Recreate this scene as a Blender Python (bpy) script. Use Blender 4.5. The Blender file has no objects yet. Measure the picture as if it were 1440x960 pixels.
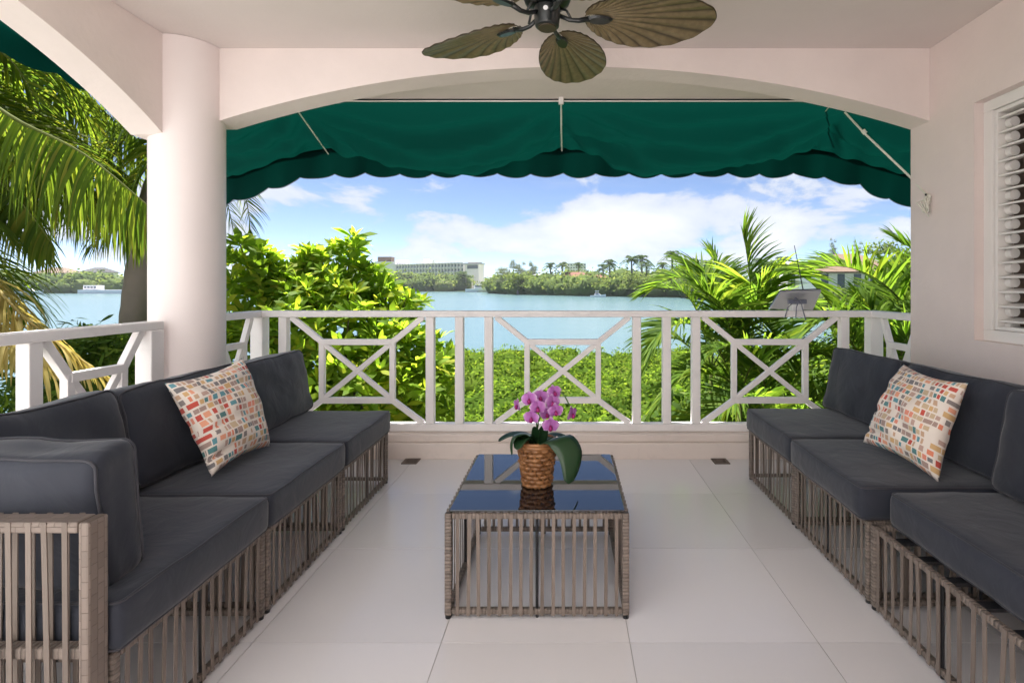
import bpy, math, random
import numpy as np
from mathutils import Vector, Matrix, Euler, noise
R = math.radians
rnd = random.Random(7)
S = bpy.context.scene
COL = S.collection

# ------------------------------------------------------------------ camera
F_PX, CX, CY, EYE = 735.0, 797.0, 403.0, 1.15
cam_d = bpy.data.cameras.new('camera')
cam = bpy.data.objects.new('camera', cam_d); COL.objects.link(cam)
cam.location = (0, 0, EYE); cam.rotation_euler = (R(90), 0, 0)
cam_d.sensor_width = 36; cam_d.lens = F_PX * 36 / 1440
cam_d.shift_x = -(CX - 720) / 1440; cam_d.shift_y = -(480 - CY) / 1440
cam_d.clip_start = 0.05; cam_d.clip_end = 20000
S.camera = cam
S.view_settings.view_transform = 'Standard'; S.view_settings.look = 'None'
S.view_settings.gamma = 1; S.view_settings.exposure = 2.14
S.view_settings.use_curve_mapping = False
S.render.engine = 'CYCLES'
S.cycles.use_denoising = True
S.cycles.max_bounces = 10; S.cycles.diffuse_bounces = 6
S.cycles.sample_clamp_indirect = 8

def P(px, py, Y):
    return Vector(((px - CX) / F_PX * Y, Y, EYE - (py - CY) / F_PX * Y))

# ------------------------------------------------------------------ world and sun
SUN = Vector((-0.25, 0.33, 0.90)).normalized()
W = bpy.data.worlds.new('World'); S.world = W; W.use_nodes = True
nt = W.node_tree; N = nt.nodes; L = nt.links; N.clear()
def wn(t, **k):
    n = N.new(t)
    for a, b in k.items(): setattr(n, a, b)
    return n
def wmath(op, a, b=None, c=None, clamp=False):
    n = wn('ShaderNodeMath', operation=op); n.use_clamp = clamp
    for i, x in enumerate((a, b, c)):
        if x is None: continue
        if isinstance(x, (int, float)): n.inputs[i].default_value = x
        else: L.new(x, n.inputs[i])
    return n.outputs[0]
sky = wn('ShaderNodeTexSky', sky_type='NISHITA'); sky.sun_disc = False
sky.sun_elevation = math.asin(SUN.z); sky.sun_rotation = math.atan2(SUN.x, SUN.y)
sky.air_density = 0.38; sky.dust_density = 0.25; sky.ozone_density = 1.3
tc = wn('ShaderNodeTexCoord'); sep = wn('ShaderNodeSeparateXYZ'); L.new(tc.outputs['Generated'], sep.inputs[0])
dx, dy, dz = sep.outputs
mp = wn('ShaderNodeMapping'); L.new(tc.outputs['Generated'], mp.inputs[0])
mp.inputs['Scale'].default_value = (5.0, 5.0, 11.0); mp.inputs['Location'].default_value = (3.1, 0.4, 1.7)
n1 = wn('ShaderNodeTexNoise'); L.new(mp.outputs[0], n1.inputs['Vector'])
n1.inputs['Scale'].default_value = 1.0; n1.inputs['Detail'].default_value = 9; n1.inputs['Roughness'].default_value = 0.57
n1.inputs['Distortion'].default_value = 0.25
mp2 = wn('ShaderNodeMapping'); L.new(tc.outputs['Generated'], mp2.inputs[0])
mp2.inputs['Scale'].default_value = (1.6, 1.6, 14.0); mp2.inputs['Rotation'].default_value = (0, R(12), 0)
n2 = wn('ShaderNodeTexNoise'); L.new(mp2.outputs[0], n2.inputs['Vector'])
n2.inputs['Scale'].default_value = 1.6; n2.inputs['Detail'].default_value = 6; n2.inputs['Roughness'].default_value = 0.55
def blob(x, z, rx, rz):        # a bank of cumulus in one part of the sky
    a = wmath('DIVIDE', wmath('SUBTRACT', dx, x), rx); b = wmath('DIVIDE', wmath('SUBTRACT', dz, z), rz)
    d = wmath('ADD', wmath('MULTIPLY', a, a), wmath('MULTIPLY', b, b))
    m = wmath('SUBTRACT', 1.0, d, clamp=True)
    return wmath('MULTIPLY', m, wmath('GREATER_THAN', dy, 0.0))
band = wmath('SUBTRACT', 1.0, wmath('MULTIPLY', wmath('ABSOLUTE', wmath('SUBTRACT', dz, 0.10)), 5.0), clamp=True)
bias = wmath('MULTIPLY', band, 0.05)
for bx, bz, brx, brz, k in ((0.08, 0.105, 0.40, 0.075, 0.22), (0.34, 0.16, 0.30, 0.06, 0.10), (-0.14, 0.085, 0.18, 0.04, 0.10), (0.36, 0.09, 0.10, 0.06, 0.10), (-0.8, 0.12, 0.3, 0.1, 0.1)):
    bias = wmath('ADD', bias, wmath('MULTIPLY', blob(bx, bz, brx, brz), k))
den = wmath('ADD', n1.outputs['Fac'], bias)
cum = wn('ShaderNodeMapRange'); cum.interpolation_type = 'SMOOTHSTEP'; L.new(den, cum.inputs[0])
cum.inputs[1].default_value = 0.57; cum.inputs[2].default_value = 0.655
cir = wn('ShaderNodeMapRange'); cir.interpolation_type = 'SMOOTHSTEP'; L.new(n2.outputs['Fac'], cir.inputs[0])
cir.inputs[1].default_value = 0.48; cir.inputs[2].default_value = 0.80
up = wmath('MULTIPLY', wmath('ADD', dz, 0.02), 30.0, clamp=True)
cl = wmath('MULTIPLY', wmath('MAXIMUM', wmath('MULTIPLY', cum.outputs[0], 0.9), wmath('MULTIPLY', wmath('MULTIPLY', cir.outputs[0], 0.5), wmath('MULTIPLY', dz, 6.0, clamp=True))), up)
mix = wn('ShaderNodeMix', data_type='RGBA'); L.new(cl, mix.inputs['Factor'])
L.new(sky.outputs[0], mix.inputs['A']); ccol = wn('ShaderNodeMix', data_type='RGBA'); L.new(wmath('MULTIPLY', wmath('SUBTRACT', den, 0.60), 4.5, clamp=True), ccol.inputs['Factor']); ccol.inputs['A'].default_value = (3.3, 3.6, 4.2, 1); ccol.inputs['B'].default_value = (4.7, 4.75, 4.85, 1); L.new(ccol.outputs['Result'], mix.inputs['B'])
bg = wn('ShaderNodeBackground'); L.new(mix.outputs['Result'], bg.inputs[0]); bg.inputs[1].default_value = 0.05
out = wn('ShaderNodeOutputWorld'); L.new(bg.outputs[0], out.inputs[0])
sd = bpy.data.lights.new('sun', 'SUN'); sd.energy = 5.0; sd.angle = R(0.5); sd.color = (1.0, 0.965, 0.91)
sun = bpy.data.objects.new('sun', sd); COL.objects.link(sun)
sun.rotation_euler = SUN.to_track_quat('Z', 'Y').to_euler(); sun.location = (0, -5, 20)

# ------------------------------------------------------------------ helpers
def wm(o):
    m = o.matrix_basis.copy()
    if o.parent: m = wm(o.parent) @ o.matrix_parent_inverse @ m
    return m
def put(name, me, m=None, parent=None, kind=None):
    o = bpy.data.objects.new(name, me); COL.objects.link(o)
    if m is not None and len(me.materials) == 0: me.materials.append(m)
    if parent:
        o.parent = parent; o.matrix_parent_inverse = wm(parent).inverted()
    if kind: o['kind'] = kind
    return o
def tag(o, label=None, cat=None, group=None, kind=None):
    if label: o['label'] = label
    if cat: o['category'] = cat
    if group: o['group'] = group
    if kind: o['kind'] = kind
    return o
def thing(name, label, cat, loc=(0, 0, 0), group=None):
    o = bpy.data.objects.new(name, None); COL.objects.link(o); o.location = loc
    o.empty_display_size = 0.1
    return tag(o, label, cat, group)
def kids(o): return [c for c in o.children]
def dup(o, parent=None):
    c = o.copy(); COL.objects.link(c)
    if parent: c.parent = parent
    for ch in kids(o): dup(ch, c)
    return c
class MB:
    def __init__(s): s.v = []; s.f = []; s.uv = []
    def add(s, vs, fs, uvs=None):
        b = len(s.v); s.v += [tuple(v) for v in vs]
        for i, f in enumerate(fs):
            s.f.append(tuple(b + k for k in f)); s.uv.append(uvs[i] if uvs else [(0, 0)] * len(f))
        return s
    def box(s, a, b):
        x0, y0, z0 = a; x1, y1, z1 = b
        v = [(x0,y0,z0),(x1,y0,z0),(x1,y1,z0),(x0,y1,z0),(x0,y0,z1),(x1,y0,z1),(x1,y1,z1),(x0,y1,z1)]
        return s.add(v, [(0,3,2,1),(4,5,6,7),(0,1,5,4),(1,2,6,5),(2,3,7,6),(3,0,4,7)])
    def bar(s, p0, p1, w, h, up=(0, 0, 1)):
        p0, p1 = Vector(p0), Vector(p1); t = (p1 - p0); ln = t.length; t.normalize()
        u = Vector(up); sd = t.cross(u)
        if sd.length < 1e-4: sd = t.cross(Vector((0, 1, 0)))
        sd.normalize(); u = sd.cross(t).normalized()
        c = [(-w/2, -h/2), (w/2, -h/2), (w/2, h/2), (-w/2, h/2)]
        v = [p0 + sd*a + u*b for a, b in c] + [p1 + sd*a + u*b for a, b in c]
        fs = [(0,1,2,3)[::1], (7,6,5,4)]; uv = [[(0,0)]*4, [(0,0)]*4]; per = [0, w, w+h, 2*w+h, 2*w+2*h]
        for k in range(4):
            j = (k+1) % 4; fs.append((k, k+4, j+4, j)); uv.append([(0,per[k]),(ln,per[k]),(ln,per[k+1]),(0,per[k+1])])
        return s.add(v, fs, uv)
    def tube(s, pts, r, n=8, cap=True, closed=False):
        pts = [Vector(p) for p in pts]; m = len(pts)
        rr = r if isinstance(r, (list, tuple)) else [r] * m
        vs = []; ref = None; lens = [0]
        for i, p in enumerate(pts):
            if closed: t = pts[(i+1) % m] - pts[i-1]
            else: t = pts[min(i+1, m-1)] - pts[max(i-1, 0)]
            t.normalize()
            if ref is None:
                ref = t.orthogonal().normalized()
            ref = (ref - t * ref.dot(t)).normalized(); b = t.cross(ref)
            for k in range(n):
                a = 2*math.pi*k/n; vs.append(p + (ref*math.cos(a) + b*math.sin(a)) * rr[i])
            if i: lens.append(lens[-1] + (pts[i]-pts[i-1]).length)
        fs = []; uv = []
        for i in range(m if closed else m-1):
            j = (i+1) % m; l0 = lens[i]; l1 = lens[j] if j else lens[-1] + (pts[0]-pts[-1]).length
            for k in range(n):
                q = (k+1) % n; fs.append((i*n+k, i*n+q, j*n+q, j*n+k))
                uv.append([(l0,k/n),(l0,(k+1)/n),(l1,(k+1)/n),(l1,k/n)])
        if cap and not closed:
            fs.append(tuple(range(n))[::-1]); uv.append([(0,0)]*n)
            fs.append(tuple((m-1)*n+k for k in range(n))); uv.append([(0,0)]*n)
        return s.add(vs, fs, uv)
    def lathe(s, prof, n=24, c=(0, 0, 0)):
        vs = []; fs = []
        for r, z in prof:
            for k in range(n):
                a = 2*math.pi*k/n; vs.append((c[0]+r*math.cos(a), c[1]+r*math.sin(a), c[2]+z))
        for i in range(len(prof)-1):
            for k in range(n):
                q = (k+1) % n; fs.append((i*n+k, i*n+q, (i+1)*n+q, (i+1)*n+k))
        fs.append(tuple(range(n))[::-1]); fs.append(tuple((len(prof)-1)*n+k for k in range(n)))
        return s.add(vs, fs)
    def mesh(s, name, smooth=False):
        me = bpy.data.meshes.new(name); me.from_pydata(s.v, [], s.f)
        uvl = me.uv_layers.new(name='UVMap')
        uvl.data.foreach_set('uv', [c for f in s.uv for p in f for c in p])
        if smooth: me.polygons.foreach_set('use_smooth', [True]*len(me.polygons))
        me.update(); return me
    def build(s, name, m, parent=None, smooth=False, bevel=0, seg=2, kind=None):
        o = put(name, s.mesh(name, smooth), m, parent, kind)
        if bevel: bev(o, bevel, seg)
        return o
def bev(o, w, seg=2):
    b = o.modifiers.new('bevel', 'BEVEL'); b.width = w; b.segments = seg; b.limit_method = 'ANGLE'; b.angle_limit = R(35)
def mesh_np(name, V, Fq, smooth=False):
    me = bpy.data.meshes.new(name); V = np.asarray(V, np.float32); Fq = np.asarray(Fq, np.int32)
    k = Fq.shape[1]
    me.vertices.add(len(V)); me.vertices.foreach_set('co', V.ravel())
    me.loops.add(Fq.size); me.loops.foreach_set('vertex_index', Fq.ravel())
    me.polygons.add(len(Fq)); me.polygons.foreach_set('loop_start', np.arange(0, Fq.size, k, dtype=np.int32))
    if smooth: me.polygons.foreach_set('use_smooth', np.ones(len(Fq), dtype=bool))
    me.update(calc_edges=True); me.validate(); return me
def inst_np(tv, tf, Rm, T):
    tv = np.asarray(tv); tf = np.asarray(tf); n = len(T)
    V = np.einsum('nij,aj->nai', Rm, tv) + T[:, None, :]
    Fq = tf[None] + (np.arange(n) * len(tv))[:, None, None]
    return V.reshape(-1, 3), Fq.reshape(-1, tf.shape[1])

# ------------------------------------------------------------------ materials
def new_mat(name):
    m = bpy.data.materials.new(name); m.use_nodes = True; m.node_tree.nodes.clear(); return m
class G:
    def __init__(s, name):
        s.m = new_mat(name); s.t = s.m.node_tree
        s.out = s.n('ShaderNodeOutputMaterial')
    def n(s, t, ins=None, **k):
        x = s.t.nodes.new(t)
        for a, b in k.items(): setattr(x, a, b)
        for a, b in (ins or {}).items(): s.set(x.inputs[a], b)
        return x
    def set(s, sock, v):
        if isinstance(v, bpy.types.NodeSocket): s.t.links.new(v, sock)
        else: sock.default_value = v
    def math(s, op, a, b=0.0, clamp=False):
        x = s.n('ShaderNodeMath', {0: a, 1: b}, operation=op); x.use_clamp = clamp; return x.outputs[0]
    def mix(s, f, a, b, blend='MIX'):
        x = s.n('ShaderNodeMix', {'Factor': f, 'A': a, 'B': b}, data_type='RGBA', blend_type=blend); return x.outputs['Result']
    def noise(s, vec, scale, detail=4, rough=0.55, dist=0):
        return s.n('ShaderNodeTexNoise', {'Vector': vec, 'Scale': scale, 'Detail': detail, 'Roughness': rough, 'Distortion': dist}).outputs['Fac']
    def ramp(s, f, stops, interp='LINEAR'):
        x = s.n('ShaderNodeValToRGB', {'Fac': f}); r = x.color_ramp; r.interpolation = interp
        while len(r.elements) < len(stops): r.elements.new(0.5)
        for e, (p, c) in zip(r.elements, stops): e.position = p; e.color = (*c, 1) if len(c) == 3 else c
        return x.outputs[0]
    def bump(s, h, strength=0.3, dist=0.01):
        return s.n('ShaderNodeBump', {'Height': h, 'Strength': strength, 'Distance': dist}).outputs[0]
    def coord(s, k='Object'): return s.n('ShaderNodeTexCoord').outputs[k]
    def pos(s): return s.n('ShaderNodeNewGeometry').outputs['Position']
    def pri(s, **k):
        b = s.n('ShaderNodeBsdfPrincipled')
        for a, v in k.items(): s.set(b.inputs[a.replace('_', ' ')], v)
        return b
    def fin(s, sh): s.t.links.new(sh, s.out.inputs[0]); return s.m
def c4(c): return (*c, 1.0)
def paint(name, col, rough=0.6, var=0.06, bump=0.1, bscale=120, spec=0.3, dirt=0.0, metal=0.0):
    g = G(name); p = g.pos()
    a = g.noise(p, 2.2, 5); b = g.noise(p, bscale, 3)
    lo = tuple(x*(1-var) for x in col); hi = tuple(min(x*(1+var), 0.95) for x in col)
    base = g.ramp(a, [(0.3, lo), (0.7, hi)])
    if dirt:
        d = g.ramp(g.noise(p, 5.5, 8, 0.7), [(0.56, (0,0,0)), (0.72, (1,1,1))])
        base = g.mix(g.math('MULTIPLY', d, dirt), base, c4(tuple(x*0.55 for x in col)))
    s = g.pri(Base_Color=base, Roughness=g.n('ShaderNodeMapRange', {0: a, 3: rough-0.06, 4: rough+0.06}).outputs[0], Specular_IOR_Level=spec, Metallic=metal,
              Normal=g.bump(b, bump, 0.004))
    return g.fin(s.outputs[0])
def leafy(name, lo, hi, hi2=None, rough=0.45, trans=0.35, spec=0.4, tcol=1.5):
    g = G(name); isl = g.n('ShaderNodeNewGeometry').outputs['Random Per Island']
    oi = g.n('ShaderNodeObjectInfo').outputs['Random']
    stops = [(0.0, lo), (0.75 if hi2 else 1.0, hi)] + ([(1.0, hi2)] if hi2 else [])
    f = g.math('FRACT', g.math('ADD', isl, oi))
    col = g.ramp(f, stops)
    col = g.mix(g.math('MULTIPLY', g.noise(g.pos(), 6.0, 3), 0.45), col, c4(tuple(x*0.95 for x in lo)))
    s = g.pri(Base_Color=col, Roughness=rough, Specular_IOR_Level=spec)
    tc_ = g.mix(1.0, col, (tcol*1.1, tcol*1.05, tcol*0.6, 1), 'MULTIPLY')
    t = g.n('ShaderNodeBsdfTranslucent', {'Color': tc_})
    mx = g.n('ShaderNodeMixShader', {0: trans, 1: s.outputs[0], 2: t.outputs[0]})
    return g.fin(mx.outputs[0])
M = {}
M['wall'] = paint('wall_paint', (0.79, 0.685, 0.65), 0.75, 0.045, 0.5, 28, 0.2)
M['column'] = paint('column_paint', (0.82, 0.74, 0.725), 0.55, 0.02, 0.12, 60, 0.3)
M['ceiling'] = paint('ceiling_paint', (0.72, 0.65, 0.62), 0.8, 0.03, 0.2, 60, 0.2)
M['beam'] = paint('beam_paint', (0.81, 0.72, 0.69), 0.75, 0.045, 0.45, 28, 0.2)
M['rail'] = paint('rail_paint', (0.87, 0.835, 0.83), 0.45, 0.04, 0.2, 40, 0.4, dirt=0.25)
M['curb'] = paint('curb_paint', (0.76, 0.67, 0.62), 0.6, 0.05, 0.2, 50, 0.3, dirt=0.3)
M['white'] = paint('white_paint', (0.80, 0.77, 0.74), 0.4, 0.03, 0.1, 60, 0.4)
M['grout'] = paint('grout', (0.47, 0.44, 0.425), 0.9)
M['black'] = paint('black_steel', (0.012, 0.012, 0.014), 0.4, 0.1, 0.1, 80, 0.5)
M['bronze'] = paint('dark_bronze', (0.010, 0.012, 0.012), 0.28, 0.2, 0.05, 80, 0.6)
M['rope'] = paint('white_rope', (0.72, 0.70, 0.62), 0.8, 0.05)
M['metal'] = paint('drain_metal', (0.16, 0.13, 0.11), 0.5, 0.15, metal=0.4)
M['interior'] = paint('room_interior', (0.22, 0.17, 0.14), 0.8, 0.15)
def m_tile():
    g = G('porcelain_tile'); p = g.pos(); oi = g.n('ShaderNodeObjectInfo').outputs['Random']
    a = g.noise(p, 1.7, 6, 0.6, 0.6); b = g.noise(p, 14, 6, 0.65)
    base = g.ramp(a, [(0.25, (0.745, 0.715, 0.72)), (0.75, (0.765, 0.735, 0.74))])
    base = g.mix(g.math('MULTIPLY', oi, 0.42), base, (0.56, 0.54, 0.54, 1))
    s = g.pri(Base_Color=base, Roughness=g.n('ShaderNodeMapRange', {0: g.noise(p, 5.0, 3), 1: 0.3, 2: 0.7, 3: 0.16, 4: 0.24}).outputs[0], Specular_IOR_Level=0.5)
    return g.fin(s.outputs[0])
M['tile'] = m_tile()
def m_wicker(name, col, period=0.011):
    g = G(name); uv = g.n('ShaderNodeUVMap').outputs[0]; sp = g.n('ShaderNodeSeparateXYZ', {0: uv})
    oi = g.n('ShaderNodeObjectInfo').outputs['Random']
    u = g.math('DIVIDE', sp.outputs[0], period)
    cell = g.math('FLOOR', u); fr = g.math('SUBTRACT', u, cell)
    rn = g.n('ShaderNodeTexWhiteNoise', {'W': cell}, noise_dimensions='1D').outputs[0]
    prof = g.math('SINE', g.math('MULTIPLY', fr, math.pi))
    c = g.ramp(rn, [(0, tuple(x*0.72 for x in col)), (1, tuple(x*1.25 for x in col))])
    c = g.mix(g.math('POWER', g.math('SUBTRACT', 1.0, prof), 6.0), c, c4(tuple(x*0.22 for x in col)))
    nz = g.noise(g.pos(), 160, 3)
    c = g.mix(g.math('MULTIPLY', nz, 0.3), c, c4(tuple(x*0.6 for x in col)))
    c = g.mix(g.math('MULTIPLY', oi, 0.35), c, c4(tuple(x*0.7 for x in col)))
    s = g.pri(Base_Color=c, Roughness=0.5, Specular_IOR_Level=0.35, Normal=g.bump(prof, 0.8, 0.003))
    return g.fin(s.outputs[0])
M['wicker'] = m_wicker('wicker_wrap', (0.205, 0.165, 0.14), 0.012)
def m_strip():
    g = G('wicker_strip'); oi = g.n('ShaderNodeObjectInfo').outputs['Random']
    c = g.ramp(oi, [(0, (0.135, 0.108, 0.092)), (1, (0.235, 0.19, 0.163))])
    mp_ = g.n('ShaderNodeMapping', {0: g.coord('Object'), 'Scale': (400, 400, 14)}).outputs[0]
    nz = g.noise(mp_, 1.0, 3)
    c = g.mix(g.math('MULTIPLY', nz, 0.5), c, (0.13, 0.10, 0.08, 1))
    return g.fin(g.pri(Base_Color=c, Roughness=0.5, Specular_IOR_Level=0.35, Normal=g.bump(nz, 0.4, 0.002)).outputs[0])
M['strip'] = m_strip()
def m_basket():
    g = G('basket_cane'); p = g.pos(); nz = g.noise(p, 90, 4); n2_ = g.noise(p, 25, 2)
    c = g.ramp(n2_, [(0.3, (0.15, 0.060, 0.020)), (0.7, (0.38, 0.18, 0.07))])
    c = g.mix(g.math('MULTIPLY', nz, 0.4), c, (0.10, 0.035, 0.012, 1))
    return g.fin(g.pri(Base_Color=c, Roughness=0.42, Specular_IOR_Level=0.45, Normal=g.bump(nz, 0.3, 0.002)).outputs[0])
M['cane'] = m_basket()
def m_cloth(name, col, sheen=0.25, var=0.12):
    g = G(name); p = g.coord('Object')
    big = g.noise(p, 5.0, 4); fine = g.noise(g.n('ShaderNodeMapping', {0: p, 'Scale': (900, 900, 900)}).outputs[0], 1.0, 2)
    wr = g.noise(p, 9.0, 3, 0.5, 1.2)
    c = g.ramp(big, [(0.3, tuple(x*(1-var) for x in col)), (0.7, tuple(x*(1+var) for x in col))])
    b1 = g.n('ShaderNodeBump', {'Height': fine, 'Strength': 0.15, 'Distance': 0.001})
    b2 = g.n('ShaderNodeBump', {'Height': wr, 'Strength': 0.35, 'Distance': 0.012, 'Normal': b1.outputs[0]})
    s = g.pri(Base_Color=c, Roughness=0.72, Specular_IOR_Level=0.35, Sheen_Weight=sheen, Sheen_Roughness=0.45, Normal=b2.outputs[0])
    return g.fin(s.outputs[0])
M['cushion'] = m_cloth('charcoal_canvas', (0.022, 0.0255, 0.038))
M['piping'] = m_cloth('charcoal_piping', (0.040, 0.040, 0.050), 0.1)
def m_pillow():
    g = G('pillow_print'); uv = g.n('ShaderNodeUVMap').outputs[0]; sp = g.n('ShaderNodeSeparateXYZ', {0: uv})
    u, v = sp.outputs[0], sp.outputs[1]
    rows = 15.0
    vv = g.math('ADD', g.math('MULTIPLY', v, rows), g.math('MULTIPLY', g.noise(uv, 3.0, 1), 0.5))
    row = g.math('FLOOR', vv); fv = g.math('SUBTRACT', vv, row)
    rr = g.n('ShaderNodeTexWhiteNoise', {'W': row}, noise_dimensions='1D').outputs[0]
    uu = g.math('ADD', g.math('MULTIPLY', u, 17.0), g.math('MULTIPLY', rr, 7.0))
    uu = g.math('ADD', uu, g.math('MULTIPLY', g.math('SINE', g.math('ADD', g.math('MULTIPLY', uu, 1.3), g.math('MULTIPLY', rr, 40.0))), 0.35))
    cel = g.math('FLOOR', uu); fu = g.math('SUBTRACT', uu, cel)
    cv = g.n('ShaderNodeCombineXYZ', {0: cel, 1: row}).outputs[0]
    w = g.n('ShaderNodeTexWhiteNoise', {'Vector': cv}, noise_dimensions='2D')
    wsep = g.n('ShaderNodeSeparateColor', {0: w.outputs['Color']}); r1, r2, r3 = wsep.outputs
    hw = g.math('ADD', g.math('MULTIPLY', r1, 0.20), 0.27); hh = g.math('ADD', g.math('MULTIPLY', r2, 0.14), 0.30)
    mu = g.math('LESS_THAN', g.math('ABSOLUTE', g.math('SUBTRACT', fu, 0.5)), hw)
    mv = g.math('LESS_THAN', g.math('ABSOLUTE', g.math('SUBTRACT', fv, 0.5)), hh)
    mk = g.math('MULTIPLY', g.math('MULTIPLY', mu, mv), g.math('GREATER_THAN', r3, 0.10))
    cols = [(0.70,0.20,0.10),(0.52,0.33,0.21),(0.20,0.17,0.165),(0.74,0.31,0.18),(0.06,0.25,0.31),(0.46,0.30,0.25),(0.50,0.035,0.018),(0.60,0.37,0.15),(0.14,0.135,0.145),(0.70,0.23,0.15),(0.04,0.19,0.20),(0.34,0.23,0.20),(0.54,0.40,0.25)]
    pc = g.ramp(w.outputs['Value'], [(i/len(cols), c) for i, c in enumerate(cols)], 'CONSTANT')
    base = g.mix(g.math('MULTIPLY', mk, 0.92), (0.76, 0.68, 0.61, 1), pc)
    p = g.coord('Object'); fine = g.noise(p, 900, 2); wr = g.noise(p, 14.0, 3, 0.5, 1.0)
    b1 = g.n('ShaderNodeBump', {'Height': fine, 'Strength': 0.15, 'Distance': 0.001})
    b2 = g.n('ShaderNodeBump', {'Height': wr, 'Strength': 0.3, 'Distance': 0.01, 'Normal': b1.outputs[0]})
    return g.fin(g.pri(Base_Color=base, Roughness=0.8, Specular_IOR_Level=0.2, Sheen_Weight=0.1, Normal=b2.outputs[0]).outputs[0])
M['pillow'] = m_pillow()
def m_awning():
    g = G('green_canvas'); p = g.pos()
    c = g.ramp(g.noise(p, 3, 5), [(0.3, (0.0010, 0.016, 0.016)), (0.7, (0.0014, 0.022, 0.020))])
    fine = g.noise(g.n('ShaderNodeMapping', {0: p, 'Scale': (500, 500, 500)}).outputs[0], 1, 1)
    s = g.pri(Base_Color=c, Roughness=0.8, Specular_IOR_Level=0.1, Normal=g.bump(fine, 0.1, 0.001))
    t = g.n('ShaderNodeBsdfTranslucent', {'Color': (0.0003, 0.0135, 0.0095, 1)})
    return g.fin(g.n('ShaderNodeMixShader', {0: 0.62, 1: s.outputs[0], 2: t.outputs[0]}).outputs[0])
M['awning'] = m_awning()
def m_glass():
    g = G('black_glass')
    s = g.pri(Base_Color=(0.006, 0.008, 0.012, 1), Roughness=0.02, IOR=1.75, Specular_IOR_Level=0.5, Coat_Weight=0.3)
    return g.fin(s.outputs[0])
M['glass'] = m_glass()
def m_blade():
    g = G('fan_blade_wood'); p = g.coord('Object'); nz = g.noise(p, 40, 4)
    c = g.ramp(nz, [(0.3, (0.12, 0.092, 0.045)), (0.7, (0.20, 0.152, 0.078))])
    u_ = g.n('ShaderNodeSeparateXYZ', {0: g.n('ShaderNodeUVMap').outputs[0]}).outputs[0]
    vein = g.math('POWER', g.math('ABSOLUTE', g.math('COSINE', g.math('MULTIPLY', u_, math.pi))), 8.0)
    c = g.mix(g.math('MULTIPLY', vein, 0.8), c, (0.030, 0.020, 0.010, 1))
    return g.fin(g.pri(Base_Color=c, Roughness=0.38, Specular_IOR_Level=0.5, Normal=g.bump(nz, 0.15, 0.003)).outputs[0])
M['blade'] = m_blade()
M['blade_edge'] = paint('fan_blade_rib', (0.045, 0.032, 0.016), 0.45)
def m_water():
    g = G('lagoon_water'); p = g.pos()
    a = g.noise(g.n('ShaderNodeMapping', {0: p, 'Scale': (0.010, 0.030, 1)}).outputs[0], 1.0, 5)
    c = g.ramp(a, [(0.3, (0.058, 0.110, 0.124)), (0.7, (0.078, 0.132, 0.146))])
    h = g.noise(g.n('ShaderNodeMapping', {0: p, 'Scale': (0.5, 1.1, 1)}).outputs[0], 1.0, 6, 0.65)
    s = g.pri(Base_Color=c, Roughness=0.22, IOR=1.33, Specular_IOR_Level=0.45, Normal=g.bump(h, 0.35, 0.12))
    return g.fin(s.outputs[0])
M['water'] = m_water()
M['bounce_wall'] = paint('bounce_wall_paint', (0.86, 0.86, 0.86), 0.8, 0.02)  # for the unseen reflector wall added behind the camera
M['soil'] = paint('soil', (0.045, 0.05, 0.022), 0.95, 0.3, 0.5, 8)
M['field'] = paint('meadow', (0.09, 0.13, 0.035), 0.95, 0.35, 0.5, 4)
M['sand'] = paint('sand', (0.45, 0.40, 0.33), 0.9, 0.1)
M['shrub'] = leafy('shrub_leaf', (0.10, 0.18, 0.018), (0.21, 0.31, 0.028), (0.38, 0.38, 0.045), 0.6, 0.64, 0.08, 2.0)
M['hedge'] = leafy('mangrove_leaf', (0.050, 0.095, 0.014), (0.115, 0.180, 0.026), (0.18, 0.23, 0.04), 1.0, 0.5, 0.0, 1.7)
M['mid_leaf'] = leafy('mid_leaf', (0.035, 0.075, 0.012), (0.09, 0.155, 0.02), (0.14, 0.19, 0.03), 0.6, 0.5, 0.1, 1.8)
M['dark_leaf'] = leafy('dark_leaf', (0.014, 0.034, 0.008), (0.042, 0.085, 0.015), None, 0.55, 0.35, 0.12)
M['areca'] = leafy('areca_leaf', (0.050, 0.105, 0.015), (0.125, 0.205, 0.026), (0.21, 0.265, 0.036), 0.65, 0.6, 0.1, 1.9)
M['coco'] = leafy('coconut_leaf', (0.045, 0.085, 0.012), (0.115, 0.16, 0.02), (0.21, 0.20, 0.035), 0.65, 0.62, 0.1, 2.0)
M['dry'] = leafy('dry_palm_leaf', (0.28, 0.23, 0.08), (0.50, 0.42, 0.18), (0.38, 0.26, 0.09), 0.6, 0.45, 0.1)
M['far_leaf'] = leafy('far_mangrove_leaf', (0.075, 0.115, 0.040), (0.15, 0.20, 0.065), (0.22, 0.24, 0.10), 0.9, 0.4, 0.0)
M['far_palm'] = leafy('far_palm_leaf', (0.045, 0.080, 0.035), (0.10, 0.145, 0.060), None, 0.7, 0.35, 0.1)
M['casuarina'] = leafy('casuarina_needle', (0.11, 0.14, 0.10), (0.18, 0.21, 0.15), None, 0.9, 0.4, 0.0)
M['rachis'] = paint('palm_rachis', (0.085, 0.10, 0.028), 0.85, 0.2, spec=0.05)
M['bark'] = paint('palm_bark', (0.21, 0.18, 0.155), 0.9, 0.2, 0.8, 14)
M['stem'] = paint('branch_bark', (0.10, 0.08, 0.05), 0.9, 0.2, 0.6, 20)
M['far_white'] = paint('far_white_wall', (0.86, 0.82, 0.82), 0.8, 0.04)
M['far_grey'] = paint('far_grey_wall', (0.55, 0.56, 0.57), 0.8, 0.06)
M['far_window'] = paint('far_window_glass', (0.09, 0.11, 0.14), 0.25, 0.2, spec=0.5)
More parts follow.
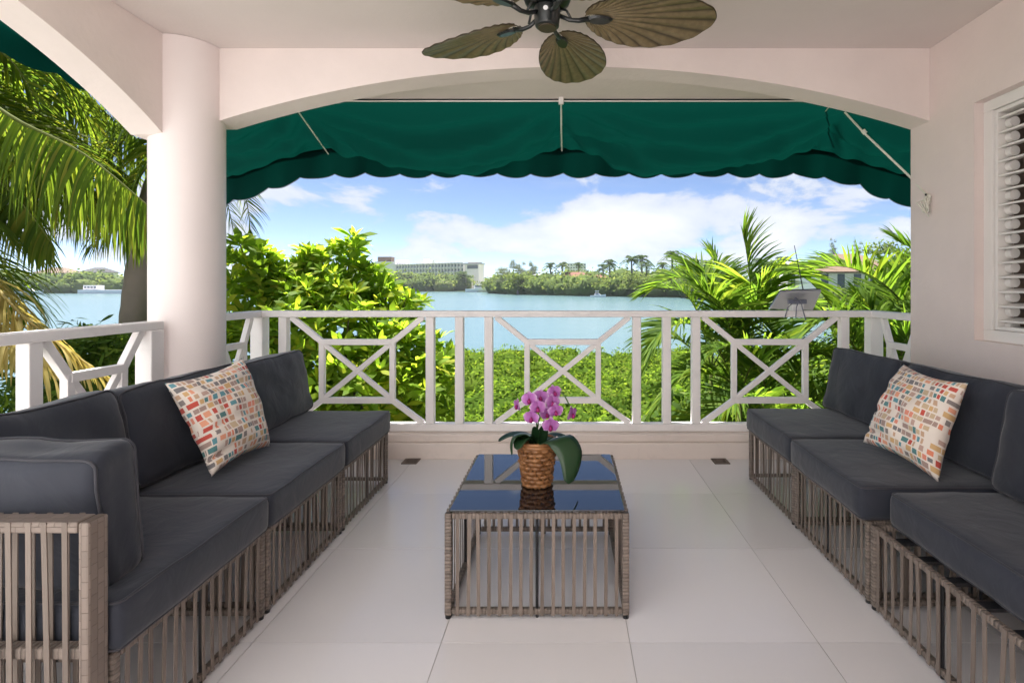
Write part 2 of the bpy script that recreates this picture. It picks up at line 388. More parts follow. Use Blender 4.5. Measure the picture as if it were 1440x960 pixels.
M['terracotta'] = paint('terracotta_roof', (0.13, 0.052, 0.03), 0.85, 0.15)
M['tan_roof'] = paint('tan_roof', (0.15, 0.10, 0.072), 0.85, 0.1)
M['slate'] = paint('grey_roof', (0.035, 0.035, 0.04), 0.85, 0.1)
M['boat'] = paint('boat_gelcoat', (0.82, 0.82, 0.82), 0.3, 0.03)
M['solar'] = paint('solar_cell', (0.01, 0.012, 0.03), 0.2, 0.1, spec=0.6)
M['plastic'] = paint('white_plastic', (0.72, 0.72, 0.72), 0.4, 0.02)
M['panel_back'] = paint('panel_back', (0.36, 0.36, 0.40), 0.4, 0.05)
M['grey_plastic'] = paint('grey_plastic', (0.16, 0.17, 0.22), 0.4, 0.05)
def m_petal(name, a, b, k=1.0):
    g = G(name); uv = g.n('ShaderNodeUVMap').outputs[0]; sp = g.n('ShaderNodeSeparateXYZ', {0: uv})
    v = g.n('ShaderNodeTexWave', {'Vector': uv, 'Scale': 7.0, 'Distortion': 2.0, 'Detail': 2.0}, bands_direction='Y').outputs['Fac']
    f = g.math('ADD', g.math('MULTIPLY', sp.outputs[0], 0.85), g.math('MULTIPLY', v, 0.18), True)
    c = g.ramp(f, [(0.0, a), (0.55, b), (0.82, (0.58, 0.30, 0.58)), (1.0, (0.80, 0.66, 0.80))])
    s = g.pri(Base_Color=c, Roughness=0.55, Specular_IOR_Level=0.25)
    t = g.n('ShaderNodeBsdfTranslucent', {'Color': c})
    return g.fin(g.n('ShaderNodeMixShader', {0: 0.3, 1: s.outputs[0], 2: t.outputs[0]}).outputs[0])
M['petal'] = m_petal('orchid_petal', (0.45, 0.16, 0.44), (0.46, 0.15, 0.47))
M['lip'] = paint('orchid_lip', (0.25, 0.012, 0.11), 0.5, 0.2)
M['orchid_leaf'] = leafy('orchid_leaf', (0.012, 0.040, 0.014), (0.02, 0.058, 0.02), None, 0.32, 0.1, 0.5)
M['orchid_stem'] = paint('orchid_stem', (0.06, 0.11, 0.03), 0.5)
M['moss'] = paint('moss', (0.07, 0.06, 0.03), 0.95, 0.3, 0.8, 60)

# ------------------------------------------------------------------ the house
YB, YE, XW, ZC = 2.935, 3.10, 2.04, 2.488      # beam inner / outer face, right wall, ceiling
T = 0.61                                       # floor tile
Y_BACK = 1.15  # rear ceiling edge, cut short out of view to let light in
fl = MB().box((-2.30, -0.45, -0.25), (2.30, 3.49, -0.003)).build('floor', M['grout'], kind='structure')
XS = [-0.406 + T*k for k in range(-4, 6)]
YS = [3.52 - T*k for k in range(0, 8)]
def tile_mesh(w, d, name):
    m = MB().box((-w/2, -d/2, -0.0027), (w/2, d/2, 0)); return m.mesh(name)
tcache = {}
for i in range(len(XS)-1):
    for j in range(len(YS)-1):
        x0, x1 = max(XS[i], -2.3), min(XS[i+1], 2.3); y0, y1 = max(YS[j+1], -0.45), min(YS[j], 3.488)
        if x1-x0 < 0.05: continue
        key = (round(x1-x0, 3), round(y1-y0, 3))
        if key not in tcache: tcache[key] = tile_mesh(x1-x0-0.0028, y1-y0-0.0028, 'tile')
        o = put('tile', tcache[key], M['tile'], fl); o.location = ((x0+x1)/2, (y0+y1)/2, rnd.uniform(-0.0002, 0.0002))
curb = MB().box((-2.32, 3.49, -0.30), (2.32, 3.74, 0.105)).build('curb', M['curb'], kind='structure', bevel=0.008)
MB().box((-2.30, 3.515, 0.1055), (2.30, 3.72, 0.158)).build('plinth', M['curb'], curb, bevel=0.006)
MB().box((-2.34, -0.45, -3.6), (2.34, 3.50, -0.252)).build('lower_storey', M['curb'], fl)
ceil = MB().box((-2.32, Y_BACK, ZC), (2.30, YE, 2.72)).box((0.101, -0.85, ZC), (2.30, Y_BACK-0.0005, 2.72)).build('ceiling', M['ceiling'], kind='structure')  # second box is unseen, added to keep the right side darker
MB().box((-2.75, YE+0.001, 2.42), (2.75, 3.545, 2.70)).build('eave', M['beam'], ceil)

def arch_z(u, half, rise, spring):
    Rr = (half*half + rise*rise) / (2*rise); return spring + math.sqrt(max(Rr*Rr - u*u, 0)) - (Rr - rise)
def arch_beam(name, label, c0, half, rise, spring, e0, e1, t0, t1, axis, parent_loc):
    """slab of wall pierced by a segmental arch; runs along axis from e0 to e1, thickness t0..t1"""
    root = thing(name, label, 'beam', parent_loc, 'arched beams of the veranda')
    mb = MB(); us = [e0] + [c0 - half + 2*half*k/48 for k in range(49)] + [e1]; us = sorted(set(round(u, 5) for u in us if e0-1e-6 <= u <= e1+1e-6))
    def zz(u): return arch_z(u-c0, half, rise, spring) if abs(u-c0) <= half + 1e-4 else spring
    def q(u, t, z): return (u, t, z) if axis == 'x' else (t, u, z)
    vs = []
    for u in us:
        for t in (t0, t1):
            vs += [q(u, t, zz(u)), q(u, t, ZC-0.001)]
    fs = []
    for i in range(len(us)-1):
        a = i*4; b = a+4
        fs += [(a, b, b+1, a+1), (a+2, a+3, b+3, b+2), (a, a+2, b+2, b), (a+1, b+1, b+3, a+3)]
    n = (len(us)-1)*4; fs += [(0, 1, 3, 2), (n, n+2, n+3, n+1)]
    mb.add(vs, fs); o = mb.build('arch_web', M['beam'], root)
    return root
AX0, AX1 = -1.955, XW - 0.002
arch_beam('arched_beam', 'wide pale pink arched beam spanning column to right wall above the awning', (AX0+AX1)/2, (AX1-AX0)/2, 0.304, 2.08, -2.13, AX1, YB, YE, 'x', (0, YB, 2.08))
arch_beam('arched_beam', 'steep pale pink arched beam on the left side, running over the left railing', 1.37, 1.40, 0.39, 1.955, -0.03, 2.94, -2.31, -2.135, 'y', (-2.22, 1.4, 1.955))
def column(x, y, label):
    c = thing('column', label, 'column', (x, y, 0), 'round columns')
    c_ = MB().lathe([(0.18, 0), (0.18, 2.06), (0.18, ZC-0.002)], 72, (x, y, 0)).build('shaft', M['column'], c, smooth=True)
    e = c_.modifiers.new('split', 'EDGE_SPLIT'); e.split_angle = R(40)
    return c
column(-2.13, 2.94, 'thick round pale pink column standing at the corner beside left sofa')

WIN = (1.45, 2.617, 0.883, 2.069)
wall = thing('wall', 'pale pink stucco side wall with louvred window, behind right sofa', 'wall', (XW, 1.5, 0))
y0, y1, z0, z1 = WIN
MB().box((XW, y1, 0), (2.24, YE, ZC-0.001)).box((XW, -0.60, 0), (2.24, y0, ZC-0.001)).box((XW, y0, 0), (2.24, y1, z0)).box((XW, y0, z1), (2.24, y1, ZC-0.001)).build('masonry', M['wall'], wall)
win = MB()
xf = XW + 0.045
fw = 0.055
win.bar((xf+0.03, y0, z0+fw/2), (xf+0.03, y1, z0+fw/2), 0.06, fw).bar((xf+0.03, y0, z1-fw/2), (xf+0.03, y1, z1-fw/2), 0.06, fw)
win.bar((xf+0.03, y1-fw/2, z0+fw), (xf+0.03, y1-fw/2, z1-fw), fw, 0.06, (1, 0, 0)).bar((xf+0.03, y0+fw/2, z0+fw), (xf+0.03, y0+fw/2, z1-fw), fw, 0.06, (1, 0, 0))
win = win.build('window', M['white'], wall, bevel=0.004)
inn = MB()
iy1 = y1-fw-0.002; iw = 0.018; iz0, iz1 = z0+fw+0.002, z1-fw-0.002
inn.bar((xf+0.045, iy1-iw/2, iz0), (xf+0.045, iy1-iw/2, iz1), iw, 0.07, (1, 0, 0)).bar((xf+0.045, y0+fw, iz0+iw/2), (xf+0.045, iy1-iw-0.001, iz0+iw/2), 0.07, iw)
inn.bar((xf+0.045, y0+fw, iz1-iw/2), (xf+0.045, iy1-iw-0.001, iz1-iw/2), 0.07, iw)
inn.build('inner_frame', M['white'], win, bevel=0.003)
NL = 15; lz0, lz1 = iz0+0.05, iz1-0.04
sl = MB().box((-0.040, -0.50, -0.005), (0.040, 0.50, 0.005)).mesh('louver')
pv = MB().tube([(0, -0.018, 0), (0, 0.014, 0), (0, 0.018, 0)], [0.024, 0.024, 0.018], 20).mesh('pivot')
for k in range(NL):
    z = lz0 + (lz1-lz0)*k/(NL-1)
    o = put('louver', sl, M['white'], win); o.location = (xf+0.05, iy1-iw-0.505, z); o.rotation_euler = (0, R(-10 + rnd.uniform(-1.5, 1.5)), 0); bev(o, 0.003, 2)
    o = put('pivot', pv, M['white'], win); o.location = (xf+0.062, iy1-iw-0.022, z-0.030)
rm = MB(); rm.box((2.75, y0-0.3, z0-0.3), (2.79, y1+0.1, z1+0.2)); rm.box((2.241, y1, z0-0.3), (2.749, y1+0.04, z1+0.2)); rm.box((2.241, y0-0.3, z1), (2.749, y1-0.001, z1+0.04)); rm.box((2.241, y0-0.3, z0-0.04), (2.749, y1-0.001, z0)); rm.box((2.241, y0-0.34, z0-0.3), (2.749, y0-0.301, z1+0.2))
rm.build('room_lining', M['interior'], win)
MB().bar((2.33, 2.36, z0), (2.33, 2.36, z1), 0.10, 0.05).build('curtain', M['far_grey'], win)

MB().box((0.101, -0.80, 0), (2.24, -0.601, ZC-0.001)).build('rear_light_block', M['wall'], wall)  # unseen wall added to hold rear light off the right side
MB().box((-8.5, -1.1, -3.4), (0.10, -0.80, 6.6)).build('rear_bounce_wall', M['bounce_wall'], wall)  # unseen sunlit wall added to bounce light into the veranda
# floor drains by the curb
for px, lab in ((578, 'small square floor drain by the curb, behind the left sofa'), (1013, 'small square floor drain by the curb, near the right sofa')):
    c = P(px, 648, 3.44); d = thing('floor_drain', lab, 'drain', (c.x, 3.44, 0), 'floor drains')
    fr = MB(); s_ = 0.05
    for a, b in (((-s_, -s_), (s_, -s_+0.014)), ((-s_, s_-0.014), (s_, s_)), ((-s_, -s_+0.0145), (-s_+0.014, s_-0.0145)), ((s_-0.014, -s_+0.0145), (s_, s_-0.0145))):
        fr.box((c.x+a[0], 3.44+a[1], 0.0), (c.x+b[0], 3.44+b[1], 0.006))
    fr.build('rim', M['metal'], d)
    MB().box((c.x-0.036, 3.44-0.036, 0.0005), (c.x+0.036, 3.44+0.036, 0.0015)).build('pit', M['black'], d)
    gr = MB()
    for k in range(4): gr.box((c.x-0.036, 3.44-0.028+k*0.017, 0.0016), (c.x+0.036, 3.44-0.020+k*0.017, 0.004))
    gr.build('grate', M['metal'], d)

# ------------------------------------------------------------------ railings
def railing(label, A, B, posts, panels, end_posts, zt=0.985, zb=0.160, loc=None):
    A, B = Vector(A), Vector(B); d = (B-A).normalized(); ln = (B-A).length
    root = thing('railing', label, 'railing', loc or ((A+B)/2).to_tuple()[:2] + (0,), 'white veranda railings')
    def at(u, z): p = A + d*u; return (p.x, p.y, z)
    nrm = Vector((-d.y, d.x, 0))
    th = 0.055
    MB().bar(at(-0.03, zt-0.022), at(ln+0.03, zt-0.022), 0.075, 0.044).build('top_rail', M['rail'], root, bevel=0.006)
    MB().bar(at(0, zb+0.026), at(ln, zb+0.026), 0.07, 0.050).build('bottom_rail', M['rail'], root, bevel=0.005)
    z0_, z1_ = zb+0.0515, zt-0.0445
    for u in posts: MB().bar(at(u, z0_), at(u, z1_), 0.056, 0.056, d).build('baluster', M['rail'], root, bevel=0.004)
    for u in end_posts: MB().bar(at(u, zb-0.001), at(u, z1_), 0.085, 0.085, d).build('post', M['rail'], root, bevel=0.005)
    for u0, u1 in panels:
        w = u1-u0; h = z1_-z0_
        r0, r1 = u0+w*0.245, u1-w*0.245; s0, s1 = z0_+h*0.215, z1_-h*0.235; b = 0.040
        fr = root
        MB().bar(at(r0, s1), at(r1, s1), b, b, nrm).build('panel_rail', M['rail'], fr, bevel=0.003)
        MB().bar(at(r0, s0), at(r1, s0), b, b, nrm).build('panel_rail', M['rail'], fr, bevel=0.003)
        for r in (r0, r1): MB().bar(at(r, s0-b/2+0.001), at(r, s1+b/2-0.001), b-0.004, b-0.004, d).build('panel_stile', M['rail'], fr, bevel=0.003)
        for (a, c, e, f_) in ((u0+0.022, z1_, r0, s1), (u1-0.022, z1_, r1, s1), (u0+0.022, z0_, r0, s0), (u1-0.022, z0_, r1, s0)):
            MB().bar(at(a, c), at(e, f_), b-0.003, b-0.006, nrm).build('corner_brace', M['rail'], fr, bevel=0.003)
        MB().bar(at(r0+0.01, s0+0.01), at(r1-0.01, s1-0.01), b-0.006, b-0.010, nrm).build('cross_brace', M['rail'], fr, bevel=0.003)
        MB().bar(at(r0+0.01, s1-0.01), at(r1-0.01, s0+0.01), b-0.008, b-0.014, nrm).build('cross_brace', M['rail'], fr, bevel=0.003)
YR, XR = 3.607, 2.118
px2u = lambda px: (px-CX)/F_PX*YR + XR
fp = [px2u(p) for p in (400, 605.5, 646.5, 687.5, 895, 937, 978, 1186)]
railing('long white front railing of three crossed panels between balcony and garden', (-XR, YR, 0), (XR, YR, 0), fp, [(fp[0]+.028, fp[1]-.028), (fp[3]+.028, fp[4]-.028), (fp[6]+.028, fp[7]-.028)], [0.0, 2*XR])
railing('white side railing behind the left sofa, in front of the column', (-XR-0.02, 2.70, 0), (-XR-0.02, 0.05, 0), [0.62, 0.95, 1.55], [(0.06, 0.592), (0.978, 1.522)], [0.02, 2.6], zt=0.972)
railing('short white side railing between the column and left front corner post', (-XR-0.001, 3.12, 0), (-XR-0.001, YR-0.06, 0), [], [(0.0, 0.40)], [])
railing('short white side railing between right wall end and corner post', (XR+0.001, 3.12, 0), (XR+0.001, YR-0.06, 0), [], [(0.0, 0.40)], [])

# solar lamp clamped outside the front rail
sc = P(1117, 428, 3.72); so = thing('solar_lamp', 'grey solar lamp with slanted panel and whip antenna on front railing', 'lamp', (sc.x, 3.70, 0.98))
tl, tr, br, bl = P(1098, 411, 3.66), P(1155, 409, 3.66), P(1143, 436, 3.83), P(1083, 434, 3.83)
nn = (tr-tl).cross(bl-tl).normalized()*0.012
if nn.z < 0: nn = -nn
MB().add([tl, tr, br, bl, tl+nn, tr+nn, br+nn, bl+nn], [(0,1,2,3),(7,6,5,4),(0,4,5,1),(1,5,6,2),(2,6,7,3),(3,7,4,0)]).build('panel_back', M['panel_back'], so)
n2v = nn*1.15
MB().add([p+n2v for p in (tl, tr, br, bl)] + [p+n2v*1.5 for p in (tl, tr, br, bl)], [(0,1,2,3),(7,6,5,4),(0,4,5,1),(1,5,6,2),(2,6,7,3),(3,7,4,0)]).build('solar_panel', M['solar'], so)
c = P(1120, 423, 3.72)
MB().box((c.x-0.075, 3.675, c.z-0.02), (c.x+0.055, 3.70, c.z+0.012)).build('bracket', M['grey_plastic'], so, bevel=0.004)
MB().box((c.x-0.055, 3.67, c.z-0.075), (c.x+0.03, 3.73, c.z-0.022)).build('housing', M['plastic'], so, bevel=0.008)
MB().tube([(c.x+0.02, 3.70, c.z-0.022), (c.x+0.02, 3.70, 0.93)], 0.012, 10).build('clamp_post', M['grey_plastic'], so)
for k, (a, b) in enumerate(((1108, 1104), (1120, 1119), (1128, 1133))):
    MB().tube([P(1118, 418, 3.66), P((a+1118)/2+4, 424, 3.58), P(a, 432, 3.555), P(b, 446 + 2*k, 3.555)], 0.0035, 6).build('cable', M['grey_plastic'], so)
MB().tube([P(1130, 411, 3.70), P(1124, 380, 3.70), P(1117, 345, 3.70)], [0.0045, 0.0035, 0.002], 6).build('antenna', M['black'], so)

# ------------------------------------------------------------------ awnings
def sm(a, b, x):
    t = min(max((x-a)/(b-a), 0), 1); return t*t*(3-2*t)
SUPP = [-3.05, -1.94, -0.04, 1.97, 3.05]
def bar_z(x):
    return 2.285 - 0.17*sm(1.9, 2.9, abs(x)) - 0.10*max(0, abs(x)-2.4)
def sag_x(x):
    for a, b in zip(SUPP[:-1], SUPP[1:]):
        if a <= x <= b:
            t = (x-a)/(b-a); k = min(b-a, 2.0)/2.0
            return (0.300 if b-a > 1.5 else 0.15) * math.sin(math.pi*t)**0.72
    return 0
aw = thing('awning', 'dark green canvas awning with scalloped edge hanging beyond the wide arch', 'awning', (0, 3.55, 2.3))
nx, ntt = 260, 34; vs = []; fs = []
Y0A, Y1A = 3.552, 4.30
for i in range(nx+1):
    x = -3.05 + 6.1*i/nx; s_ = sag_x(x)
    for j in range(ntt+1):
        t = j/ntt; z = 2.43*(1-t) + bar_z(x)*t; yy = Y0A + (Y1A-Y0A)*t
        prof = (math.sin(math.pi*t**1.9))**0.9 if 0 < t < 1 else 0
        z -= s_*prof
        near = min(abs(x-q) for q in SUPP)
        for a_, b_ in zip(SUPP[:-1], SUPP[1:]):
            if a_ <= x <= b_:
                u_ = (x-a_)/(b_-a_); amp = math.sin(math.pi*u_)**0.4 if 0 < u_ < 1 else 0
                for q_, (t0_, dt_, k_) in enumerate(((0.58, 0.20, 0.085), (0.38, 0.26, 0.075), (0.20, 0.20, 0.05), (0.74, 0.10, 0.05))):
                    tc_ = t0_ + dt_*(math.sin(math.pi*u_)-0.6) + 0.05*noise.noise((x*1.3, q_*3.1, 2))
                    w_ = (t-tc_)/0.065
                    z += k_*amp*(w_*math.exp(-w_*w_))*2.0*(0.6+0.8*noise.noise((x*0.9+q_*5, 1, 1)))
        fold = math.sin(near*30 - t*11 + 1.5*noise.noise((x*2, t*3, 5)))*0.024*math.exp(-near*1.8)*prof + noise.noise((x*1.6, t*2.4, 3.3))*0.07*prof + math.sin(x*2.3+t*14+noise.noise((x, t*2, 1))*3)*0.034*prof + abs(noise.noise((x*0.8+t*1.5, t*4.5-x*0.3, 7)))*0.11*prof
        vs.append((x, yy, z+fold))
for i in range(nx):
    for j in range(ntt):
        a = i*(ntt+1)+j; fs.append((a, a+1, a+ntt+2, a+ntt+1))
MB().add(vs, fs).build('canopy', M['awning'], aw, smooth=True)
vs = []; fs = []; nv = 640; nz = 6
for i in range(nv+1):
    x = -3.05 + 6.1*i/nv; zt = bar_z(x)-0.004
    sc_ = abs(math.sin(math.pi*(x+0.03)/0.27))**0.75
    bot = zt - 0.198 - 0.036*sc_ - 0.03*sm(2.2, 2.8, abs(x))
    for j in range(nz+1):
        t = j/nz; yy = 4.303 + 0.022*t*math.sin(x*9.5 + math.sin(x*3)*1.4) + 0.006*t*math.sin(x*31)
        vs.append((x, yy, zt + (bot-zt)*t))
for i in range(nv):
    for j in range(nz):
        a = i*(nz+1)+j; fs.append((a, a+1, a+nz+2, a+nz+1))
vo = MB().add(vs, fs).build('valance', M['awning'], aw, smooth=True)
hem = [vs[i*(nz+1)+nz] for i in range(0, nv+1)]
MB().tube([(h[0], h[1]-0.001, h[2]) for h in hem], 0.0032, 4).build('hem', M['grey_plastic'], vo)
MB().tube([(-3.05 + 6.1*k/60, 4.306, bar_z(-3.05+6.1*k/60)) for k in range(61)], 0.012, 8).build('front_bar', M['awning'], aw)
MB().tube([(-2.7, 3.525, 2.400), (2.7, 3.525, 2.400)], 0.005, 8).build('header_rod', M['white'], aw)
MB().tube([(-2.7, 3.549, 2.412), (2.7, 3.549, 2.412)], 0.012, 8).build('roller', M['black'], aw)
MB().box((-0.055, 3.505, 2.375), (-0.020, 3.53, 2.425)).build('pulley', M['white'], aw, bevel=0.004)
MB().tube([(-0.038, 3.52, 2.385), (-0.040, 3.9, 2.285), (-0.040, 4.285, 2.262)], 0.006, 6).build('cord', M['rope'], aw)
MB().tube([P(420, 158, 3.45), P(462, 217, 4.27)], 0.005, 6).build('cord', M['rope'], aw)
MB().tube([P(1166, 150, 3.45), P(1152, 168, 4.22)], 0.004, 6).build('cord', M['rope'], aw)
rp = thing('rope', 'pale rope stretched from the awning to a hook on right wall', 'rope', (2.0, 3.05, 1.55))
hk = Vector((XW-0.012, 2.93, EYE+ (403-277)/735*2.93))
MB().tube([P(1188, 158, 3.38), P(1215, 187, 3.3), P(1281, 250, 3.12), hk], 0.0065, 8).build('line', M['rope'], rp)
MB().tube([P(1213, 183, 3.3), P(1217, 188, 3.3)], 0.014, 8).build('knot', M['rope'], rp)
cp = MB()
for k in range(4):
    cp.tube([hk + Vector((-0.006-0.004*k, 0.008*math.cos(a)*(1+0.3*k), 0.045*math.sin(a)-0.03-0.004*k)) + Vector((0, 0.016*math.sin(a*2+k), 0)) for a in [2*math.pi*q/20 for q in range(20)]], 0.0036, 5, closed=True)
for k in range(5):
    cp.tube([hk, hk + Vector((-0.012*k, -0.02+0.012*k, -0.03)), hk + Vector((-0.008*k, 0.05-0.025*k, -0.07-0.012*k))], 0.0028, 5)
cp.build('coil', M['rope'], rp); MB().tube([hk+Vector((0.012, 0, 0)), hk+Vector((-0.012, 0, 0)), hk+Vector((-0.016, 0, 0.018))], 0.005, 8).build('hook', M['black'], rp)
# partly rolled awning outside the left arch
al = thing('awning', 'rolled up dark green canvas awning above the left railing, beside palms', 'awning', (-2.5, 1.4, 2.2))
vs = []; fs = []
for i in range(101):
    y = -0.1 + 3.05*i/100
    for j in range(17):
        t = j/16
        x = -2.34 - 0.22*t; z = 2.40 - 0.10*t - 0.05*math.sin(math.pi*t)*abs(math.sin(math.pi*y/1.1))
        if t > 0.7: x = -2.34-0.22*0.7-0.03*(t-0.7); z -= (t-0.7)*0.35
        vs.append((x + 0.012*math.sin(y*11+t*5), y, z + 0.010*noise.noise((y*4, t*3, 0)) - (0.03*abs(math.sin(math.pi*y/0.232)) if j == 16 else 0)))
for i in range(100):
    for j in range(16):
        a = i*17+j; fs.append((a, a+1, a+18, a+17))
MB().add(vs, fs).build('canopy', M['awning'], al, smooth=True)
MB().tube([(-2.33, -0.1, 2.41), (-2.33, 2.95, 2.41)], 0.02, 8).build('roller', M['black'], al)

# ------------------------------------------------------------------ wicker furniture
SEAT_D, SEAT_W, SEAT_H = 0.78, 0.622, 0.300
def strip_mesh(h, w=0.0120):
    mb = MB(); n = 6; vs = []; fs = []
    for k in range(n+1):
        z = h*k/n; b = 0.0015*math.sin(math.pi*k/n)
        vs += [(-w/2, -0.0012+b, z), (w/2, -0.0012+b, z), (w/2, 0.0016+b, z), (-w/2, 0.0016+b, z)]
    for k in range(n):
        for q in range(4):
            a = k*4+q; c_ = k*4+(q+1) % 4; fs.append((a, c_, c_+4, a+4))
    fs += [(0, 3, 2, 1), (n*4, n*4+1, n*4+2, n*4+3)]
    return mb.add(vs, fs).mesh('strip')
STRIP = {}
def strips(root, p0, p1, h, count, z=0.012, out=(0, -1, 0), wild=1.0):
    """ribbons from floor rail to top rail along p0 -> p1; out is the outward normal"""
    k = round(h, 3)
    if k not in STRIP: STRIP[k] = strip_mesh(h)
    p0, p1 = Vector(p0), Vector(p1); a = math.atan2(out[1], out[0]) + math.pi/2
    for i in range(count):
        p = p0.lerp(p1, (i+0.5)/count + rnd.uniform(-0.10, 0.10)*wild/count)
        o = put('strip', STRIP[k], M['strip'], root)
        lean = wild*(rnd.gauss(0, 0.014) if rnd.random() > 0.15 else rnd.gauss(0, 0.04))
        o.rotation_euler = Euler((0, lean*0.30/max(h, 0.3), a), 'XYZ')
        o.location = (p.x, p.y, z)
def frame_box(root, x0, x1, y0, y1, h, rw=0.024, foot=True):
    """a wicker-wrapped open box frame: four posts, rails at top and bottom, ribbons and a black rod on each side"""
    e = rw/2
    for x in (x0+e, x1-e):
        for y in (y0+e, y1-e):
            MB().bar((x, y, 0.010), (x, y, h), rw, rw, (1, 0, 0)).build('post', M['wicker'], root, bevel=0.006)
            MB().tube([(x, y, 0), (x, y, 0.010)], 0.011, 10).build('foot', M['black'], root)
    for z in (0.024, h-e):
        tr = rw-0.004
        MB().bar((x0+rw, y0+e, z), (x1-rw, y0+e, z), tr, tr).build('rail', M['wicker'], root, bevel=0.005)
        MB().bar((x0+rw, y1-e, z), (x1-rw, y1-e, z), tr, tr).build('rail', M['wicker'], root, bevel=0.005)
        MB().bar((x0+e, y0+rw, z), (x0+e, y1-rw, z), tr, tr).build('rail', M['wicker'], root, bevel=0.005)
        MB().bar((x1-e, y0+rw, z), (x1-e, y1-rw, z), tr, tr).build('rail', M['wicker'], root, bevel=0.005)
    mx, my = (x0+x1)/2, (y0+y1)/2
    for p in ((mx, y0+e), (mx, y1-e), (x0+e, my), (x1-e, my)):
        MB().tube([(p[0], p[1], 0.002), (p[0], p[1], h-rw-0.001)], 0.0055, 8).build('rod', M['black'], root)
def sofa_module(label, group='modules of the two wicker sofas'):
    """front at x=0 facing +X, runs y 0..SEAT_W, back at x=-SEAT_D"""
    root = thing('sofa_module', label, 'sofa', (0, 0, 0), group)
    d, w, h = SEAT_D, SEAT_W, SEAT_H
    frame_box(root, -d, 0, 0.004, w-0.004, h)
    strips(root, (-0.0005, 0.03, 0), (-0.0005, w-0.03, 0), h-0.014, 15, out=(1, 0))
    strips(root, (-d+0.0005, w-0.03, 0), (-d+0.0005, 0.03, 0), 0.585, 15, out=(-1, 0))
    strips(root, (-d+0.03, 0.0045, 0), (-0.03, 0.0045, 0), h-0.014, 17, out=(0, -1))
    strips(root, (-0.03, w-0.0045, 0), (-d+0.03, w-0.0045, 0), h-0.014, 17, out=(0, 1))
    for y in (0.016, w-0.016): MB().bar((-d+0.012, y, h+0.001), (-d+0.012, y, 0.60), 0.022, 0.022, (1, 0, 0)).build('back_post', M['wicker'], root, bevel=0.005)
    MB().bar((-d+0.012, 0.028, 0.588), (-d+0.012, w-0.028, 0.588), 0.022, 0.022).build('back_rail', M['wicker'], root, bevel=0.005)
    sl_ = MB()
    for k in range(5): sl_.box((-d+0.026, 0.09+k*0.105, h-0.018), (-0.026, 0.12+k*0.105, h-0.008))
    sl_.build('seat_slats', M['black'], root)
    return root
proto = sofa_module('wicker sofa module nearest the camera on the left, with woven armrest')
YL = [1.205, 1.832, 2.459]
XF_L, XF_R = -1.05, 1.09
proto.location = (XF_L, YL[0], 0)
mods = [proto]
labs_l = ['middle wicker module of left sofa, under the patterned pillow', 'farthest wicker module of left sofa, next to the column']
for y, lb in zip(YL[1:], labs_l):
    c = dup(proto); c.location = (XF_L, y, 0); c['label'] = lb; mods.append(c)
labs_r = ['nearest wicker module of right sofa, its top rail uncovered by the cushion', 'middle wicker module of right sofa, under the patterned pillow', 'farthest wicker module of right sofa, by the front railing']
YRR = [1.885, 2.512, 3.139]
for y, lb in zip(YRR, labs_r):
    c = dup(proto); c.location = (XF_R, y, 0); c.rotation_euler = (0, 0, math.pi); c['label'] = lb; mods.append(c)
    if y < 2: c.scale = (1, 1.13, 1)
# armrest on the nearest left module
arm = proto
ax0, ax1, ay0, ay1, ah = XF_L-0.80, XF_L, 1.148, 1.200, 0.632
def lp(*v): return v
def m_weave():
    g = G('wicker_weave'); uv = g.n('ShaderNodeUVMap').outputs[0]
    b = g.n('ShaderNodeTexBrick', {'Vector': uv, 'Color1': (0.22, 0.176, 0.15, 1), 'Color2': (0.165, 0.132, 0.112, 1), 'Mortar': (0.10, 0.077, 0.062, 1), 'Scale': 1.0, 'Mortar Size': 0.0009, 'Brick Width': 0.034, 'Row Height': 0.0165, 'Mortar Smooth': 0.6})
    nz = g.noise(g.pos(), 120, 3)
    c = g.mix(g.math('MULTIPLY', nz, 0.35), b.outputs[0], (0.16, 0.12, 0.1, 1))
    return g.fin(g.pri(Base_Color=c, Roughness=0.5, Specular_IOR_Level=0.35, Normal=g.bump(g.math('SUBTRACT', 1.0, b.outputs['Fac']), 0.7, 0.003)).outputs[0])
M['weave'] = m_weave()
for x in (ax0+0.0125, ax1-0.0125):
    MB().bar((x, (ay0+ay1)/2, 0.008), (x, (ay0+ay1)/2, ah), 0.025, ay1-ay0, (0, 1, 0)).build('arm_post', M['weave'], arm, bevel=0.006)
MB().bar((ax0+0.026, (ay0+ay1)/2, ah-0.013), (ax1-0.026, (ay0+ay1)/2, ah-0.013), ay1-ay0-0.002, 0.026).build('arm_rest', M['weave'], arm, bevel=0.006)
MB().bar((ax0+0.026, (ay0+ay1)/2, 0.335), (ax1-0.026, (ay0+ay1)/2, 0.335), 0.030, 0.026).build('arm_rail', M['wicker'], arm, bevel=0.005)
MB().bar((ax0+0.026, (ay0+ay1)/2, 0.024), (ax1-0.026, (ay0+ay1)/2, 0.024), 0.030, 0.022).build('arm_rail', M['wicker'], arm, bevel=0.005)
strips(arm, (ax0+0.03, ay0+0.001, 0), (ax1-0.028, ay0+0.001, 0), ah-0.012, 18, out=(0, -1))
strips(arm, (ax1-0.028, ay1-0.001, 0), (ax0+0.03, ay1-0.001, 0), ah-0.012, 18, out=(0, 1))

